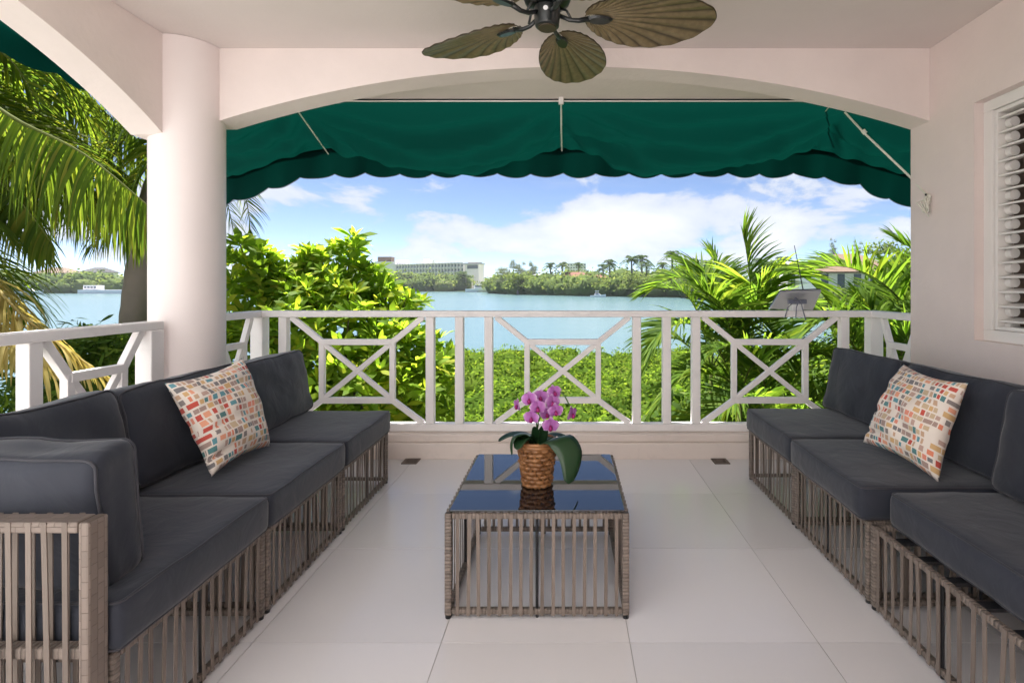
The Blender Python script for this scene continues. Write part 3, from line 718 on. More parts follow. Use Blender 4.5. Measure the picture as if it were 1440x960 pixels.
# coffee table
tb = thing('coffee_table', 'low wicker coffee table with black glass top in the middle of floor', 'table', (0, 2.1, 0))
tx0, tx1, ty0, ty1, thh = -0.424, 0.217, 1.808, 2.445, 0.366
frame_box(tb, tx0, tx1, ty0, ty1, thh, 0.024)
strips(tb, (tx0+0.026, ty0+0.001, 0), (tx1-0.026, ty0+0.001, 0), thh-0.014, 16, out=(0, -1), wild=0.4)
strips(tb, (tx1-0.026, ty1-0.001, 0), (tx0+0.026, ty1-0.001, 0), thh-0.014, 16, out=(0, 1), wild=0.4)
strips(tb, (tx0+0.001, ty1-0.026, 0), (tx0+0.001, ty0+0.026, 0), thh-0.014, 16, out=(-1, 0), wild=0.4)
strips(tb, (tx1-0.001, ty0+0.026, 0), (tx1-0.001, ty1-0.026, 0), thh-0.014, 16, out=(1, 0), wild=0.4)
MB().box((tx0+0.014, ty0+0.012, thh+0.0005), (tx1-0.014, ty1-0.014, thh+0.0065)).build('glass_top', M['glass'], tb, bevel=0.002)
TZ = thh + 0.0065

# ------------------------------------------------------------------ cushions
def axis_pts(h, r, n):
    e = [-h, -h+r*0.12, -h+r*0.4, -h+r]
    i = [(-h+r) + 2*(h-r)*k/n for k in range(1, n)]
    return e + i + [-x for x in e[::-1]]
def cushion_mesh(name, sx, sy, sz, r, nx=12, ny=12, nz=4, puff=0.012, side=0.006, wr=0.004, seed=0, wob=0.0):
    hx, hy, hz = sx/2, sy/2, sz/2; A = [axis_pts(hx, r, nx), axis_pts(hy, r, ny), axis_pts(hz, min(r, hz*0.98), nz)]
    H = (hx, hy, hz); rr = (r, r, min(r, hz*0.98)); idx = {}; vs = []; fs = []
    def vert(i, j, k):
        key = (i, j, k)
        if key in idx: return idx[key]
        p = Vector((A[0][i], A[1][j], A[2][k]))
        c = Vector([max(-H[q]+rr[q], min(H[q]-rr[q], p[q])) for q in range(3)])
        d = p-c
        if d.length > 1e-9:
            e = Vector([d[q]/rr[q] for q in range(3)]); e.normalize(); p = c + Vector([e[q]*rr[q] for q in range(3)])
        u, v, w = p.x/hx, p.y/hy, p.z/hz
        q = Vector(p)
        q.z += (1 if w > 0 else -1)*puff*(1-u*u)*(1-v*v)*min(1, abs(w)*1.4)
        q.x += (1 if u > 0 else -1)*side*(1-v*v)*(1-w*w)*abs(u)
        q.y += (1 if v > 0 else -1)*side*(1-u*u)*(1-w*w)*abs(v)
        s = seed*7.31
        nn_ = Vector((noise.noise((p.x*7+s, p.y*7, p.z*7)), noise.noise((p.x*7, p.y*7+s, p.z*7+9)), noise.noise((p.x*7+3, p.y*7, p.z*7+s))))
        n3 = noise.noise((p.x*17+s, p.y*17, p.z*17))
        q += nn_*wr + Vector((0, 0, n3*wr*0.5))
        q += Vector((0, noise.noise((p.x*3, s, p.z*3)), 0))*wob
        idx[key] = len(vs); vs.append(q); return idx[key]
    n = [len(a)-1 for a in A]
    for i in range(n[0]):
        for j in range(n[1]):
            fs.append((vert(i,j,0), vert(i,j+1,0), vert(i+1,j+1,0), vert(i+1,j,0)))
            fs.append((vert(i,j,n[2]), vert(i+1,j,n[2]), vert(i+1,j+1,n[2]), vert(i,j+1,n[2])))
    for i in range(n[0]):
        for k in range(n[2]):
            fs.append((vert(i,0,k), vert(i+1,0,k), vert(i+1,0,k+1), vert(i,0,k+1)))
            fs.append((vert(i,n[1],k), vert(i,n[1],k+1), vert(i+1,n[1],k+1), vert(i+1,n[1],k)))
    for j in range(n[1]):
        for k in range(n[2]):
            fs.append((vert(0,j,k), vert(0,j,k+1), vert(0,j+1,k+1), vert(0,j+1,k)))
            fs.append((vert(n[0],j,k), vert(n[0],j+1,k), vert(n[0],j+1,k+1), vert(n[0],j,k+1)))
    return MB().add(vs, fs).mesh(name, True)
def piping_pts(sx, sy, r, off):
    hx, hy = sx/2-off, sy/2-off; rc = max(r-off, 0.004); pts = []
    for cx, cy, a0 in ((hx-rc, hy-rc, 0), (-hx+rc, hy-rc, 90), (-hx+rc, -hy+rc, 180), (hx-rc, -hy+rc, 270)):
        for k in range(6): a = R(a0 + 18*k); pts.append((cx+rc*math.cos(a), cy+rc*math.sin(a)))
    res = []
    for i in range(len(pts)):
        a, b = pts[i], pts[(i+1) % len(pts)]; L_ = math.dist(a, b); m = max(1, int(L_/0.05))
        for k in range(m): res.append((a[0]+(b[0]-a[0])*k/m, a[1]+(b[1]-a[1])*k/m))
    return res
def cushion(name, label, cat, group, size, loc, rot, r=0.03, puff=0.012, wr=0.004, seed=0, pipe=True, side=0.006, n=14, wob=0):
    sx, sy, sz = size
    o = put(name, cushion_mesh(name, sx, sy, sz, r, n, n, 5, puff, side, wr, seed, wob), M['cushion'])
    o.location = loc; o.rotation_euler = rot; tag(o, label, cat, group)
    if pipe:
        for sgn in (1, -1):
            pts = piping_pts(sx, sy, r, r*0.26)
            ps = []
            s = seed*7.31
            for x, y in pts:
                z = sgn*(sz/2 - r*0.26); p = Vector((x, y, z))
                nn_ = Vector((noise.noise((p.x*7+s, p.y*7, p.z*7)), noise.noise((p.x*7, p.y*7+s, p.z*7+9)), noise.noise((p.x*7+3, p.y*7, p.z*7+s))))
                n3 = noise.noise((p.x*17+s, p.y*17, p.z*17))
                ps.append(p + nn_*wr + Vector((0, 0, n3*wr*0.5)) + Vector((0, noise.noise((p.x*3, s, p.z*3)), 0))*wob)
            e = MB().tube(ps, 0.0036, 6, closed=True).mesh('piping', True)
            po = bpy.data.objects.new('piping', e); COL.objects.link(po); e.materials.append(M['piping']); po.parent = o
    return o
CT = 0.122; zc = SEAT_H + CT/2 + 0.001
seat_l = ['seat cushion nearest the camera on left sofa, beside the armrest pillow', 'middle seat cushion of left sofa, in front of patterned pillow', 'farthest seat cushion of left sofa, nearest the front railing']
for i, y in enumerate(YL):
    ln = SEAT_W - 0.004
    cushion('seat_cushion', seat_l[i], 'cushion', 'charcoal seat cushions', (0.785, ln, CT), (XF_L-0.785/2+0.016, y+SEAT_W/2, zc), (0, 0, R(rnd.uniform(-.4, .4))), 0.022, 0.006, 0.0025, i+1)
seat_r = ['nearest seat cushion of right sofa, set back behind its top rail', 'middle seat cushion of right sofa, overhanging under patterned pillow', 'farthest seat cushion of right sofa, by the front railing']
offs = [0.055, -0.022, -0.016]
for i, y in enumerate(YRR):
    cushion('seat_cushion', seat_r[i], 'cushion', 'charcoal seat cushions', (0.785, SEAT_W-0.006+(0.055 if i == 0 else 0), CT), (XF_R+0.785/2+offs[i], y-SEAT_W/2-(0.042 if i == 0 else 0), zc), (0, 0, R([0.4, -0.5, 0.3][i])), 0.022 if i else 0.026, 0.006, 0.003, i+11)
zs = SEAT_H + CT
# back cushions: local x = height, y = width, z = thickness
back_l = ['back cushion nearest the camera on left sofa, behind the armrest pillow', 'middle back cushion of left sofa, left of the patterned pillow', 'farthest back cushion of left sofa, standing free beside the railing']
for i, y in enumerate(YL):
    h = 0.37 + (0.01, 0.0, -0.005)[i]
    tilt = R(-(90+12))
    cushion('back_cushion', back_l[i], 'cushion', 'charcoal back cushions', (h, SEAT_W+0.01, 0.15), (XF_L-0.545-(0.0, 0.0, -0.01)[i], y+SEAT_W/2+(0.01, 0, 0.0)[i], zs+h/2-0.008), (0, tilt, R((2, -2, 1.5)[i])), 0.036, 0.020, 0.012, i+21, True, -0.006, 16, 0.01)
back_r = ['nearest back cushion of right sofa, cut by the photo edge', 'middle back cushion of right sofa, behind the patterned pillow', 'farthest back cushion of right sofa, beside the front railing']
for i, y in enumerate(YRR):
    h = 0.37
    cushion('back_cushion', back_r[i], 'cushion', 'charcoal back cushions', (h, SEAT_W+(0.0, 0.01, 0.0)[i], 0.15), (XF_R+0.545+(-0.03, 0.03, 0.01)[i], y-SEAT_W/2-(0.012, 0, -0.01)[i], zs+h/2-0.008), (0, R(90+12), R((-1, 1, 2)[i])), 0.036, 0.018, 0.010, i+31, True, -0.006, 16, 0.01)
# pillow leaning on the near armrest: local x = height, y = length, z = thickness
cushion('arm_pillow', 'dark charcoal bolster cushion leaning on the woven armrest at left', 'cushion', None, (0.355, 0.74, 0.125), (-1.47, 1.300, zs+0.164), (0, R(-98), R(90)), 0.034, 0.030, 0.012, 41, True, -0.012, 16, 0.008)

def throw_pillow(label, c, u, v, size, seed, CR):
    """square pillow, u across and v up (unit vectors), pinched corners"""
    n = 34; u, v = Vector(u).normalized(), Vector(v).normalized(); w = u.cross(v).normalized()
    vs = []; fs = []; uvs = []
    c = Vector(c)
    for sgn in (1, -1):
        for i in range(n+1):
            for j in range(n+1):
                a, b = 2*i/n-1, 2*j/n-1
                ea, eb = 1-abs(a)**2.0, 1-abs(b)**2.0
                th = 0.068*(max(ea, 0)*max(eb, 0))**0.42
                pin = 0.11
                x = a*(1 - pin*(1-b*b)*abs(a)**3); y = b*(1 - pin*(1-a*a)*abs(b)**3)
                e = (1-a*a)*(1-b*b)
                wrk = (noise.noise((a*2.2+seed, b*2.2, sgn))*0.012 + math.sin((b*1.2+a*0.5)*7+noise.noise((a*2, b*2, seed))*3)*0.006)*min(1, e*3) 
                crease = -0.022*math.exp(-((b+0.62-0.1*a)/0.05)**2)*math.exp(-((a+0.75)/0.32)**2) - 0.014*math.exp(-((b+0.05-0.2*a)/0.05)**2)*math.exp(-((a+0.8)/0.3)**2)
                fx_, fy_ = (x+1)/2, (y+1)/2
                p = (CR[2]*(1-fx_)+CR[3]*fx_)*(1-fy_) + (CR[0]*(1-fx_)+CR[1]*fx_)*fy_ + w*(sgn*(th + (wrk + crease if sgn > 0 else wrk)))
                p += w*(0.022*(a*b) - 0.012*b*b)
                vs.append(p)
        o_ = 0 if sgn > 0 else (n+1)**2
        for i in range(n):
            for j in range(n):
                q = [o_+i*(n+1)+j, o_+(i+1)*(n+1)+j, o_+(i+1)*(n+1)+j+1, o_+i*(n+1)+j+1]
                t = [(i/n, j/n), ((i+1)/n, j/n), ((i+1)/n, (j+1)/n), (i/n, (j+1)/n)]
                fs.append(tuple(q if sgn > 0 else q[::-1])); uvs.append(t if sgn > 0 else t[::-1])
    root = MB().add(vs, fs, uvs).build('throw_pillow', M['pillow'], None, True)
    tag(root, label, 'pillow', 'patterned throw pillows')
    wld = root.modifiers.new('weld', 'WELD'); wld.merge_threshold = 0.0005
    return root
def pil(label, TLp, TRp, BLp, BRp, seed):
    c = (TLp+TRp+BLp+BRp)/4; u = (TRp-TLp)+(BRp-BLp); v = (TLp-BLp)+(TRp-BRp)
    v = v - u*(v.dot(u)/u.dot(u)); sz = ((TRp-TLp).length + (BRp-BLp).length + (TLp-BLp).length + (TRp-BRp).length)/4
    return throw_pillow(label, c, u, v, sz*1.02, seed, (TLp, TRp, BLp, BRp))
pil('white pillow printed with small coloured rectangles leaning on left sofa', P(242, 533, 2.00), P(338, 505, 2.42), P(294, 672, 1.93), P(389, 622, 2.36), 1.0)
pil('white pillow printed with small coloured rectangles leaning on right sofa', P(1262, 507, 2.36), P(1365, 540, 1.98), P(1216, 623, 2.30), P(1310, 673, 1.94), 5.0)

# ------------------------------------------------------------------ basket and orchid
bx, by = -0.117, 2.060
bk = thing('flower_basket', 'round brown wicker basket on the glass table holding the orchid', 'basket', (bx, by, TZ))
NB = 9; H_B = 0.165
def br_(z): return 0.051 + 0.021*z/H_B
for k in range(NB):
    z = TZ + 0.010 + (H_B-0.026)*k/(NB-1); pts = []
    for q in range(72):
        a = 2*math.pi*q/72; r_ = br_(z-TZ) + 0.0035*math.sin(a*11 + math.pi*k) + 0.0012*math.sin(a*5+k*2)
        pts.append((bx+r_*math.cos(a), by+r_*math.sin(a), z+0.0015*math.sin(a*3+k*1.7)))
    MB().tube(pts, 0.0085, 6, closed=True).build('weave_row', M['cane'], bk, smooth=True)
for q in range(22):
    a = 2*math.pi*(q+0.25)/22
    MB().tube([(bx+(br_(z)+0.001)*math.cos(a), by+(br_(z)+0.001)*math.sin(a), TZ+z) for z in (0.002, H_B*0.5, H_B-0.008)], 0.0048, 5).build('stake', M['cane'], bk)
for dz_, r_ in ((H_B-0.004, 0.0085), (H_B+0.008, 0.0065)):
    MB().tube([(bx+(br_(H_B)+0.002)*math.cos(2*math.pi*q/48), by+(br_(H_B)+0.002)*math.sin(2*math.pi*q/48), TZ+dz_) for q in range(48)], r_, 8, closed=True).build('rim', M['cane'], bk, smooth=True)
MB().lathe([(0.048, 0.001), (0.051, 0.004)], 32, (bx, by, TZ)).build('base', M['cane'], bk)
MB().lathe([(0.047, 0.006), (0.064, H_B-0.018), (0.03, H_B-0.008)], 32, (bx, by, TZ)).build('moss', M['moss'], bk)

orc = thing('orchid', 'purple orchid with dark strap leaves growing in the wicker basket', 'plant', (bx, by, TZ+H_B-0.02))
def resample(pts, n):
    pts = [Vector(p) for p in pts]; res = []; m = len(pts)-1
    for k in range(n+1):
        t = m*k/n; i = min(int(t), m-1); f = t-i
        p0, p1, p2, p3 = pts[max(i-1, 0)], pts[i], pts[i+1], pts[min(i+2, m)]
        res.append(0.5*((2*p1) + (p2-p0)*f + (2*p0-5*p1+4*p2-p3)*f*f + (3*p1-p0-3*p2+p3)*f**3))
    return res
def strap_leaf(pts, width, name='leaf', mat='orchid_leaf', parent=None, fold=0.25, side=None, n=16):
    c = resample(pts, n); vs = []; fs = []; m = len(c)
    for i, p in enumerate(c):
        t = (c[min(i+1, m-1)]-c[max(i-1, 0)]).normalized(); s_ = i/(m-1)
        b = Vector(side) if side else t.cross(Vector((0, 0, 1)))
        b = (b - t*b.dot(t)).normalized(); nr = b.cross(t).normalized()
        if nr.z < 0 and not side: nr = -nr
        w = width*0.5*(math.sin(math.pi*min(1, s_**0.75*0.92+0.06)))**0.6
        if s_ > 0.985: w = 0.001
        for q in (-1, -0.5, 0, 0.5, 1): vs.append(p + b*w*q + nr*abs(q)*w*fold)
    for i in range(m-1):
        for q in range(4): a = i*5+q; fs.append((a, a+1, a+6, a+5))
    o = MB().add(vs, fs).build(name, M[mat], parent, smooth=True)
    sol = o.modifiers.new('thick', 'SOLIDIFY'); sol.thickness = 0.0025
    return o
zb_ = TZ + H_B
strap_leaf([(bx+0.01, by-0.01, zb_-0.01), P(783, 616, 1.97), P(800, 632, 1.93), P(803, 655, 1.91), P(799, 680, 1.90)], 0.105, parent=orc, side=(0.85, 0.42, 0.15), fold=0.12)
strap_leaf([(bx-0.01, by, zb_-0.01), P(740, 610, 2.03), P(724, 612, 2.0), P(718, 625, 1.98), P(720, 640, 1.97)], 0.055, parent=orc, side=(0.3, -0.9, 0.2))
strap_leaf([(bx, by, zb_-0.01), P(735, 611, 2.10), P(715, 613, 2.08), P(701, 620, 2.06)], 0.05, parent=orc)
strap_leaf([(bx, by, zb_-0.01), P(780, 612, 2.12), P(800, 622, 2.11), P(813, 646, 2.10)], 0.05, parent=orc)
strap_leaf([(bx-0.005, by+0.01, zb_-0.01), P(744, 612, 2.06), P(733, 619, 2.0), P(727, 632, 1.96)], 0.065, parent=orc)
strap_leaf([(bx+0.015, by, zb_-0.01), P(764, 606, 2.05), P(766, 597, 2.04)], 0.04, parent=orc, side=(1, 0.1, 0))
strap_leaf([(bx-0.02, by, zb_-0.01), P(753, 610, 2.03), P(751, 600, 2.0)], 0.035, parent=orc, side=(1, 0.3, 0))
def petal_mesh(name, ln, wd, cup, n=8):
    vs = []; fs = []; uv = []
    for i in range(n+1):
        s_ = i/n; w = wd*0.5*math.sin(math.pi*min(1, (0.05+0.95*s_)**0.85))**0.65 if 0 < s_ < 1 else 0.002
        for q in (-1, -0.5, 0, 0.5, 1):
            vs.append((q*w, ln*s_, cup*(math.sin(s_*2.4)*ln) + 0.12*abs(q)*w + 0.002*math.sin(s_*9+q*4)))
    for i in range(n):
        for q in range(4):
            a = i*5+q; fs.append((a, a+1, a+6, a+5)); uv.append([(i/n, (q)/4), (i/n, (q+1)/4), ((i+1)/n, (q+1)/4), ((i+1)/n, q/4)])
    return MB().add(vs, fs, uv).mesh(name, True)
PET = petal_mesh('petal', 0.036, 0.044, 0.10); SEP = petal_mesh('sepal', 0.034, 0.026, -0.05)
LIPM = MB().tube([(0, 0, 0.004), (0, -0.008, 0.012), (0, -0.015, 0.010), (0, -0.021, 0.004)], [0.004, 0.0075, 0.008, 0.002], 10).mesh('lip', True)
def flower(px, py, Y, yaw, pitch, roll, sc_=1.0):
    sc_ *= 0.92
    p = P(px, py+6, Y)
    e = bpy.data.objects.new('flower', None); COL.objects.link(e); e.parent = orc; e.matrix_parent_inverse = wm(orc).inverted()
    e.location = p; e.rotation_euler = Euler((R(90+pitch), R(0), R(yaw)), 'XYZ'); e.scale = (sc_,)*3
    e.empty_display_size = 0.02
    for nm, me, an, mt, zz in (('petal', PET, 78, 'petal', 0.003), ('petal', PET, -78, 'petal', 0.003), ('sepal', SEP, 0, 'petal', 0), ('sepal', SEP, 135, 'petal', 0), ('sepal', SEP, -135, 'petal', 0)):
        o = put(nm, me, M[mt]); o.parent = e; o.rotation_euler = (R(rnd.uniform(-8, 8)), 0, R(an+roll)); o.location = (0, 0, zz)
    o = put('lip', LIPM, M['lip']); o.parent = e; o.rotation_euler = (0, 0, R(roll)); o.location = (0, 0, 0.003)
FL = [(729, 563, 2.03, -62, 5, 0, .85), (745, 555, 2.02, -15, -10, 8, 1), (760, 552, 2.05, 10, -15, -8, 1), (756, 566, 2.0, 5, 0, 5, 1), (748, 580, 1.99, -12, 5, 0, 1), (779, 545, 2.06, 20, -15, 6, .95), (776, 559, 2.03, 25, -5, -5, 1), (781, 571, 2.01, 12, 5, 4, .95), (774, 591, 1.98, 8, 12, -4, 1.05), (803, 575, 2.02, 55, 8, 6, .95), (769, 575, 2.04, 0, 0, 12, .9)]
for f in FL: flower(*f)
MB().tube(resample([(bx-0.005, by, zb_-0.02), P(757, 595, 2.05), P(764, 565, 2.06), P(772, 548, 2.08), P(790, 552, 2.06), P(801, 570, 2.04)], 24), 0.0028, 6).build('flower_stem', M['orchid_stem'], orc, smooth=True)
MB().tube(resample([(bx+0.005, by, zb_-0.02), P(755, 600, 2.04), P(752, 570, 2.05), P(745, 552, 2.05), P(731, 560, 2.05)], 24), 0.0028, 6).build('flower_stem', M['orchid_stem'], orc, smooth=True)

# ------------------------------------------------------------------ ceiling fan
fx, fy, fz = -0.075, 2.00, 2.185
fan = thing('ceiling_fan', 'dark ceiling fan with five leaf shaped brown blades', 'fan', (fx, fy, fz))
MB().lathe([(0.040, -0.045), (0.046, -0.040), (0.050, 0.0), (0.050, 0.03), (0.043, 0.035)], 32, (fx, fy, fz)).build('switch_cup', M['bronze'], fan, smooth=True, bevel=0.002)
MB().lathe([(0.034, -0.050), (0.036, -0.0455)], 28, (fx, fy, fz)).build('bottom_cap', M['blade_edge'], fan)
MB().lathe([(0.05, 0.036), (0.085, 0.05), (0.098, 0.085), (0.095, 0.13), (0.06, 0.165), (0.02, 0.18)], 36, (fx, fy, fz)).build('motor', M['bronze'], fan, smooth=True)
MB().tube([(fx, fy, fz+0.18), (fx, fy, ZC-0.05)], 0.012, 12).build('down_rod', M['bronze'], fan)
MB().lathe([(0.02, -0.06), (0.06, -0.03), (0.065, 0)], 28, (fx, fy, ZC)).build('canopy', M['bronze'], fan, smooth=True)
MB().tube([(fx-0.004, fy-0.051, fz+0.005), (fx-0.004, fy-0.046, fz+0.005)], 0.009, 12).build('switch_button', M['plastic'], fan)
def blade_mesh():
    a_, b_ = 0.255, 0.150; vs = []; fs = []; na, nr = 192, 12; NP = 22
    th0 = R(84)
    for i in range(na+1):
        th = -th0 + 2*th0*i/na; c_, s_ = math.cos(th), math.sin(th)
        Rm = 2*a_*b_*b_*c_/(b_*b_*c_*c_ + a_*a_*s_*s_); Rm *= 1 - 0.05*math.sin(abs(th)*2)
        for j in range(nr+1):
            r_ = Rm*(0.10+0.90*j/nr); t2 = th*(1+0.16*(j/nr)**2 - 0.16)
            x, y = r_*math.cos(t2), r_*math.sin(t2)
            ph = (i/na*NP*2) % 2; tri = abs(ph-1)
            z = 0.0045*(tri-0.5)*min(1, r_/0.10) + 0.02*(r_/0.5)**2*0 - 0.025*(y/b_)**2
            vs.append((x, y, z))
    for i in range(na):
        for j in range(nr):
            a = i*(nr+1)+j; fs.append((a, a+1, a+nr+2, a+nr+1))
    uv = [[((q//(nr+1))/na*NP, 0) for q in f] for f in fs]
    return MB().add(vs, fs, uv).mesh('blade')
BM = blade_mesh()
edge = MB()
ep = []
for i in range(193):
    v = BM.vertices[i*13+12].co; ep.append((v.x, v.y, v.z))
EM = MB().tube(ep, 0.0032, 5).mesh('blade_rim')
im = MB()
im.tube([(0.045, 0, -0.002), (0.085, 0, -0.020), (0.12, 0, -0.022), (0.165, 0, -0.012)], [0.008, 0.008, 0.009, 0.011], 8)
IM = im.mesh('blade_iron', True)
PM = MB(); ps = []
for k in range(20):
    a = 2*math.pi*k/20; ps.append((0.20+0.052*math.cos(a), 0.024*math.sin(a)))
PM.add([(x, y, -0.014) for x, y in ps]+[(0.20+(x-0.20)*0.8, y*0.8, -0.022) for x, y in ps], [tuple((k, (k+1) % 20, 20+(k+1) % 20, 20+k)) for k in range(20)] + [tuple(range(20)), tuple(range(39, 19, -1))])
PLM = PM.mesh('blade_plate')
ARM2 = MB().tube([(0.05, 0.0, 0.03), (0.075, 0.0, 0.020), (0.09, 0, -0.012)], 0.005, 6).mesh('brace', True)
for k in range(5):
    ang = R(3 + 72*k)
    b = put('blade', BM, M['blade'], fan); b.location = (fx+0.145*math.cos(ang), fy+0.145*math.sin(ang), fz+0.004)
    b.rotation_euler = Euler((R(-11), 0, ang), 'XYZ')
    so_ = b.modifiers.new('thick', 'SOLIDIFY'); so_.thickness = 0.004
    r_ = put('blade_rim', EM, M['blade_edge']); r_.parent = b
    for nm, me in (('blade_iron', IM), ('mounting_plate', PLM), ('brace', ARM2)):
        o = put(nm, me, M['bronze']); o.parent = b; o.location = (-0.145, 0, 0); 

# ------------------------------------------------------------------ terrain, water, shore
ZW, ZG = -3.5, -3.25
MB().add([(-9000, -3000, ZW), (9000, -3000, ZW), (9000, 15000, ZW), (-9000, 15000, ZW)], [(0, 1, 2, 3)]).build('water', M['water'], kind='structure')
def sheet(name, m, pts, z, drop=1.5):
    n = len(pts); vs = [(x, y, z) for x, y in pts] + [(x, y, z-drop) for x, y in pts]
    fs = [tuple(range(n))] + [(k, k+n, (k+1) % n + n, (k+1) % n) for k in range(n)]
    return MB().add(vs, fs).build(name, m, kind='structure')
sheet('ground', M['soil'], [(-60, -80), (80, -80), (80, 70), (45, 60), (20, 33), (8, 27), (0, 25), (-6, 22), (-12, 17), (-22, 14), (-40, 12), (-60, 10)], ZG)
def shore(px, py): Y = F_PX*(EYE-ZW)/(py-CY); return ((px-CX)/F_PX*Y, Y)
SH = [shore(*p) for p in ((-900, 414), (-300, 413.5), (0, 413), (205, 412), (450, 411), (640, 410), (690, 411), (715, 414), (800, 416), (900, 417.5), (985, 419), (1040, 425))] + [(46, 100), (70, 80), (110, 70), (400, 60)]
sheet('shore', M['field'], SH + [(4000, 500), (4000, 6000), (-4000, 6000), (-2500, 800)], ZW+0.45)
# ------------------------------------------------------------------ vegetation helpers
rg = np.random.default_rng(11)
def rot_from(normal, spin):
    """rotation matrices whose z axis is normal (n,3), with random spin"""
    n = normal/np.linalg.norm(normal, axis=1, keepdims=True)
    a = np.where(np.abs(n[:, 2:3]) < 0.95, np.array([[0, 0, 1.0]]), np.array([[1.0, 0, 0]]))
    x = np.cross(a, n); x /= np.linalg.norm(x, axis=1, keepdims=True); y = np.cross(n, x)
    c, s_ = np.cos(spin)[:, None], np.sin(spin)[:, None]
    x2 = x*c + y*s_; y2 = -x*s_ + y*c
    return np.stack([x2, y2, n], axis=2)
LEAF_V = np.array([(0, 0, 0), (.30, .16, .03), (.30, -.16, .03), (.68, .20, .02), (.68, -.20, .02), (1, 0, -.10)])
LEAF_F = np.array([(0, 2, 1), (1, 2, 4), (1, 4, 3), (3, 4, 5)])
def blob_leaves(blobs, n, size, jitter=0.55, width=1.0, shell=0.55, flat=1.0):
    """leaf faces through the shells of ellipsoids ((x,y,z),(rx,ry,rz))"""
    vol = np.array([b[1][0]*b[1][1]+b[1][0]*b[1][2] for b in blobs]); pick = rg.choice(len(blobs), n, p=vol/vol.sum())
    C = np.array([b[0] for b in blobs])[pick]; Rr = np.array([b[1] for b in blobs])[pick]
    d = rg.normal(size=(n, 3)); d[:, 2] = np.abs(d[:, 2])*0.9 + d[:, 2]*0.1; d /= np.linalg.norm(d, axis=1, keepdims=True)
    r_ = shell + (1.05-shell)*rg.random((n, 1))**0.6
    lump = 1 + 0.16*np.sin(d[:, :1]*9+pick[:, None]) + 0.14*np.sin(d[:, 1:2]*11+pick[:, None]*2) + 0.10*np.sin(d[:, 2:]*13)
    T_ = C + d*Rr*r_*lump
    nrm = d/Rr*Rr.mean(axis=1, keepdims=True)*flat + rg.normal(size=(n, 3))*jitter + np.array([[0, 0, 0.35]])
    Rm = rot_from(nrm, rg.random(n)*6.283); sc_ = size*(0.6+0.8*rg.random(n))
    tv = LEAF_V*np.array([1, width, 1]) - np.array([0.5, 0, 0])
    return inst_np(tv, LEAF_F, Rm*sc_[:, None, None], T_)
def blob_core(blobs, k=0.62, n=(10, 7)):
    mb = MB()
    for (c, r_) in blobs:
        vs = []; fs = []
        for i in range(n[1]+1):
            ph = math.pi*i/n[1]
            for j in range(n[0]):
                a = 2*math.pi*j/n[0]; q = k*(1+0.18*noise.noise((c[0]+math.cos(a)*2, c[1]+math.sin(a)*2, ph*2)))
                vs.append((c[0]+r_[0]*q*math.sin(ph)*math.cos(a), c[1]+r_[1]*q*math.sin(ph)*math.sin(a), c[2]+r_[2]*q*math.cos(ph)))
        for i in range(n[1]):
            for j in range(n[0]): fs.append((i*n[0]+j, (i+1)*n[0]+j, (i+1)*n[0]+(j+1) % n[0], i*n[0]+(j+1) % n[0]))
        mb.add(vs, fs)
    return mb
def frond_np(pts, n, leaf, width, droop=0.35, fwd=0.55, spread=1.0, lift=0.25, nseg=4, base=0.12, seed=0, curl=0.0, jit=0.1, hang=0.0):
    """palm frond: leaflets both sides of a curved rachis. returns V, F(quads), rachis points"""
    q = random.Random(seed); c = resample(pts, 40); V = []; Fq = []
    Ltot = sum((c[i+1]-c[i]).length for i in range(40))
    for i in range(n):
        s_ = base + (0.995-base)*i/(n-1); f = s_*40; k = min(int(f), 39); p = c[k].lerp(c[k+1], f-k)
        t = (c[min(k+2, 40)]-c[max(k-1, 0)]).normalized()
        side = t.cross(Vector((0, 0, 1)))
        if side.length < 0.05: side = Vector((1, 0, 0))
        side.normalize(); nr = side.cross(t).normalized()
        prof = (math.sin(math.pi*(0.14+0.80*(s_-base)/(1-base)))**0.55)
        for sg in (-1, 1):
            ln = leaf*prof*q.uniform(0.88, 1.1)
            a = fwd + 0.75*max(0, (s_-0.75)/0.25) + q.gauss(0, jit)
            d = (side*sg*math.cos(a)*spread + t*math.sin(a) + nr*(lift+q.gauss(0, jit))).normalized()
            g = Vector((0, 0, -1)); w = width*(0.55+0.45*prof)
            wv = (t*math.cos(0.5)*1 + nr*math.sin(0.5)*-sg*0.6); pp = Vector(p); dd = Vector(d); b0 = len(V); tw = q.gauss(0, 0.25)
            for j in range(nseg+1):
                u_ = j/nseg; ww = w*0.5*(1-u_**2.2)*(0.6+0.4*min(1, u_*5)) + 0.0008
                wq = wv - dd*wv.dot(dd); wq.normalize(); wq = (wq + dd.cross(wq)*tw).normalized()
                V.append(pp+wq*ww); V.append(pp-wq*ww)
                dd = (dd + g*(droop/nseg*(0.4+1.6*u_)*(1+hang)) ).normalized(); pp = pp + dd*(ln/nseg)
            for j in range(nseg):
                a0 = b0+2*j; Fq.append((a0, a0+1, a0+3, a0+2))
    return np.array([tuple(v) for v in V]), np.array(Fq), c
def frond(parent, pts, n, leaf, width, mat='areca', rach=0.012, name='frond', **k):
    V, Fq, c = frond_np(pts, n, leaf, width, **k)
    rb = MB().tube(c[::2], [rach*(1-0.85*i/20) for i in range(21)], 6)
    o = put(name, mesh_np(name, V, Fq), M[mat], parent)
    r_ = rb.build('rachis', M['rachis'] if mat != 'dry' else M['dry'], o, smooth=True)
    return o
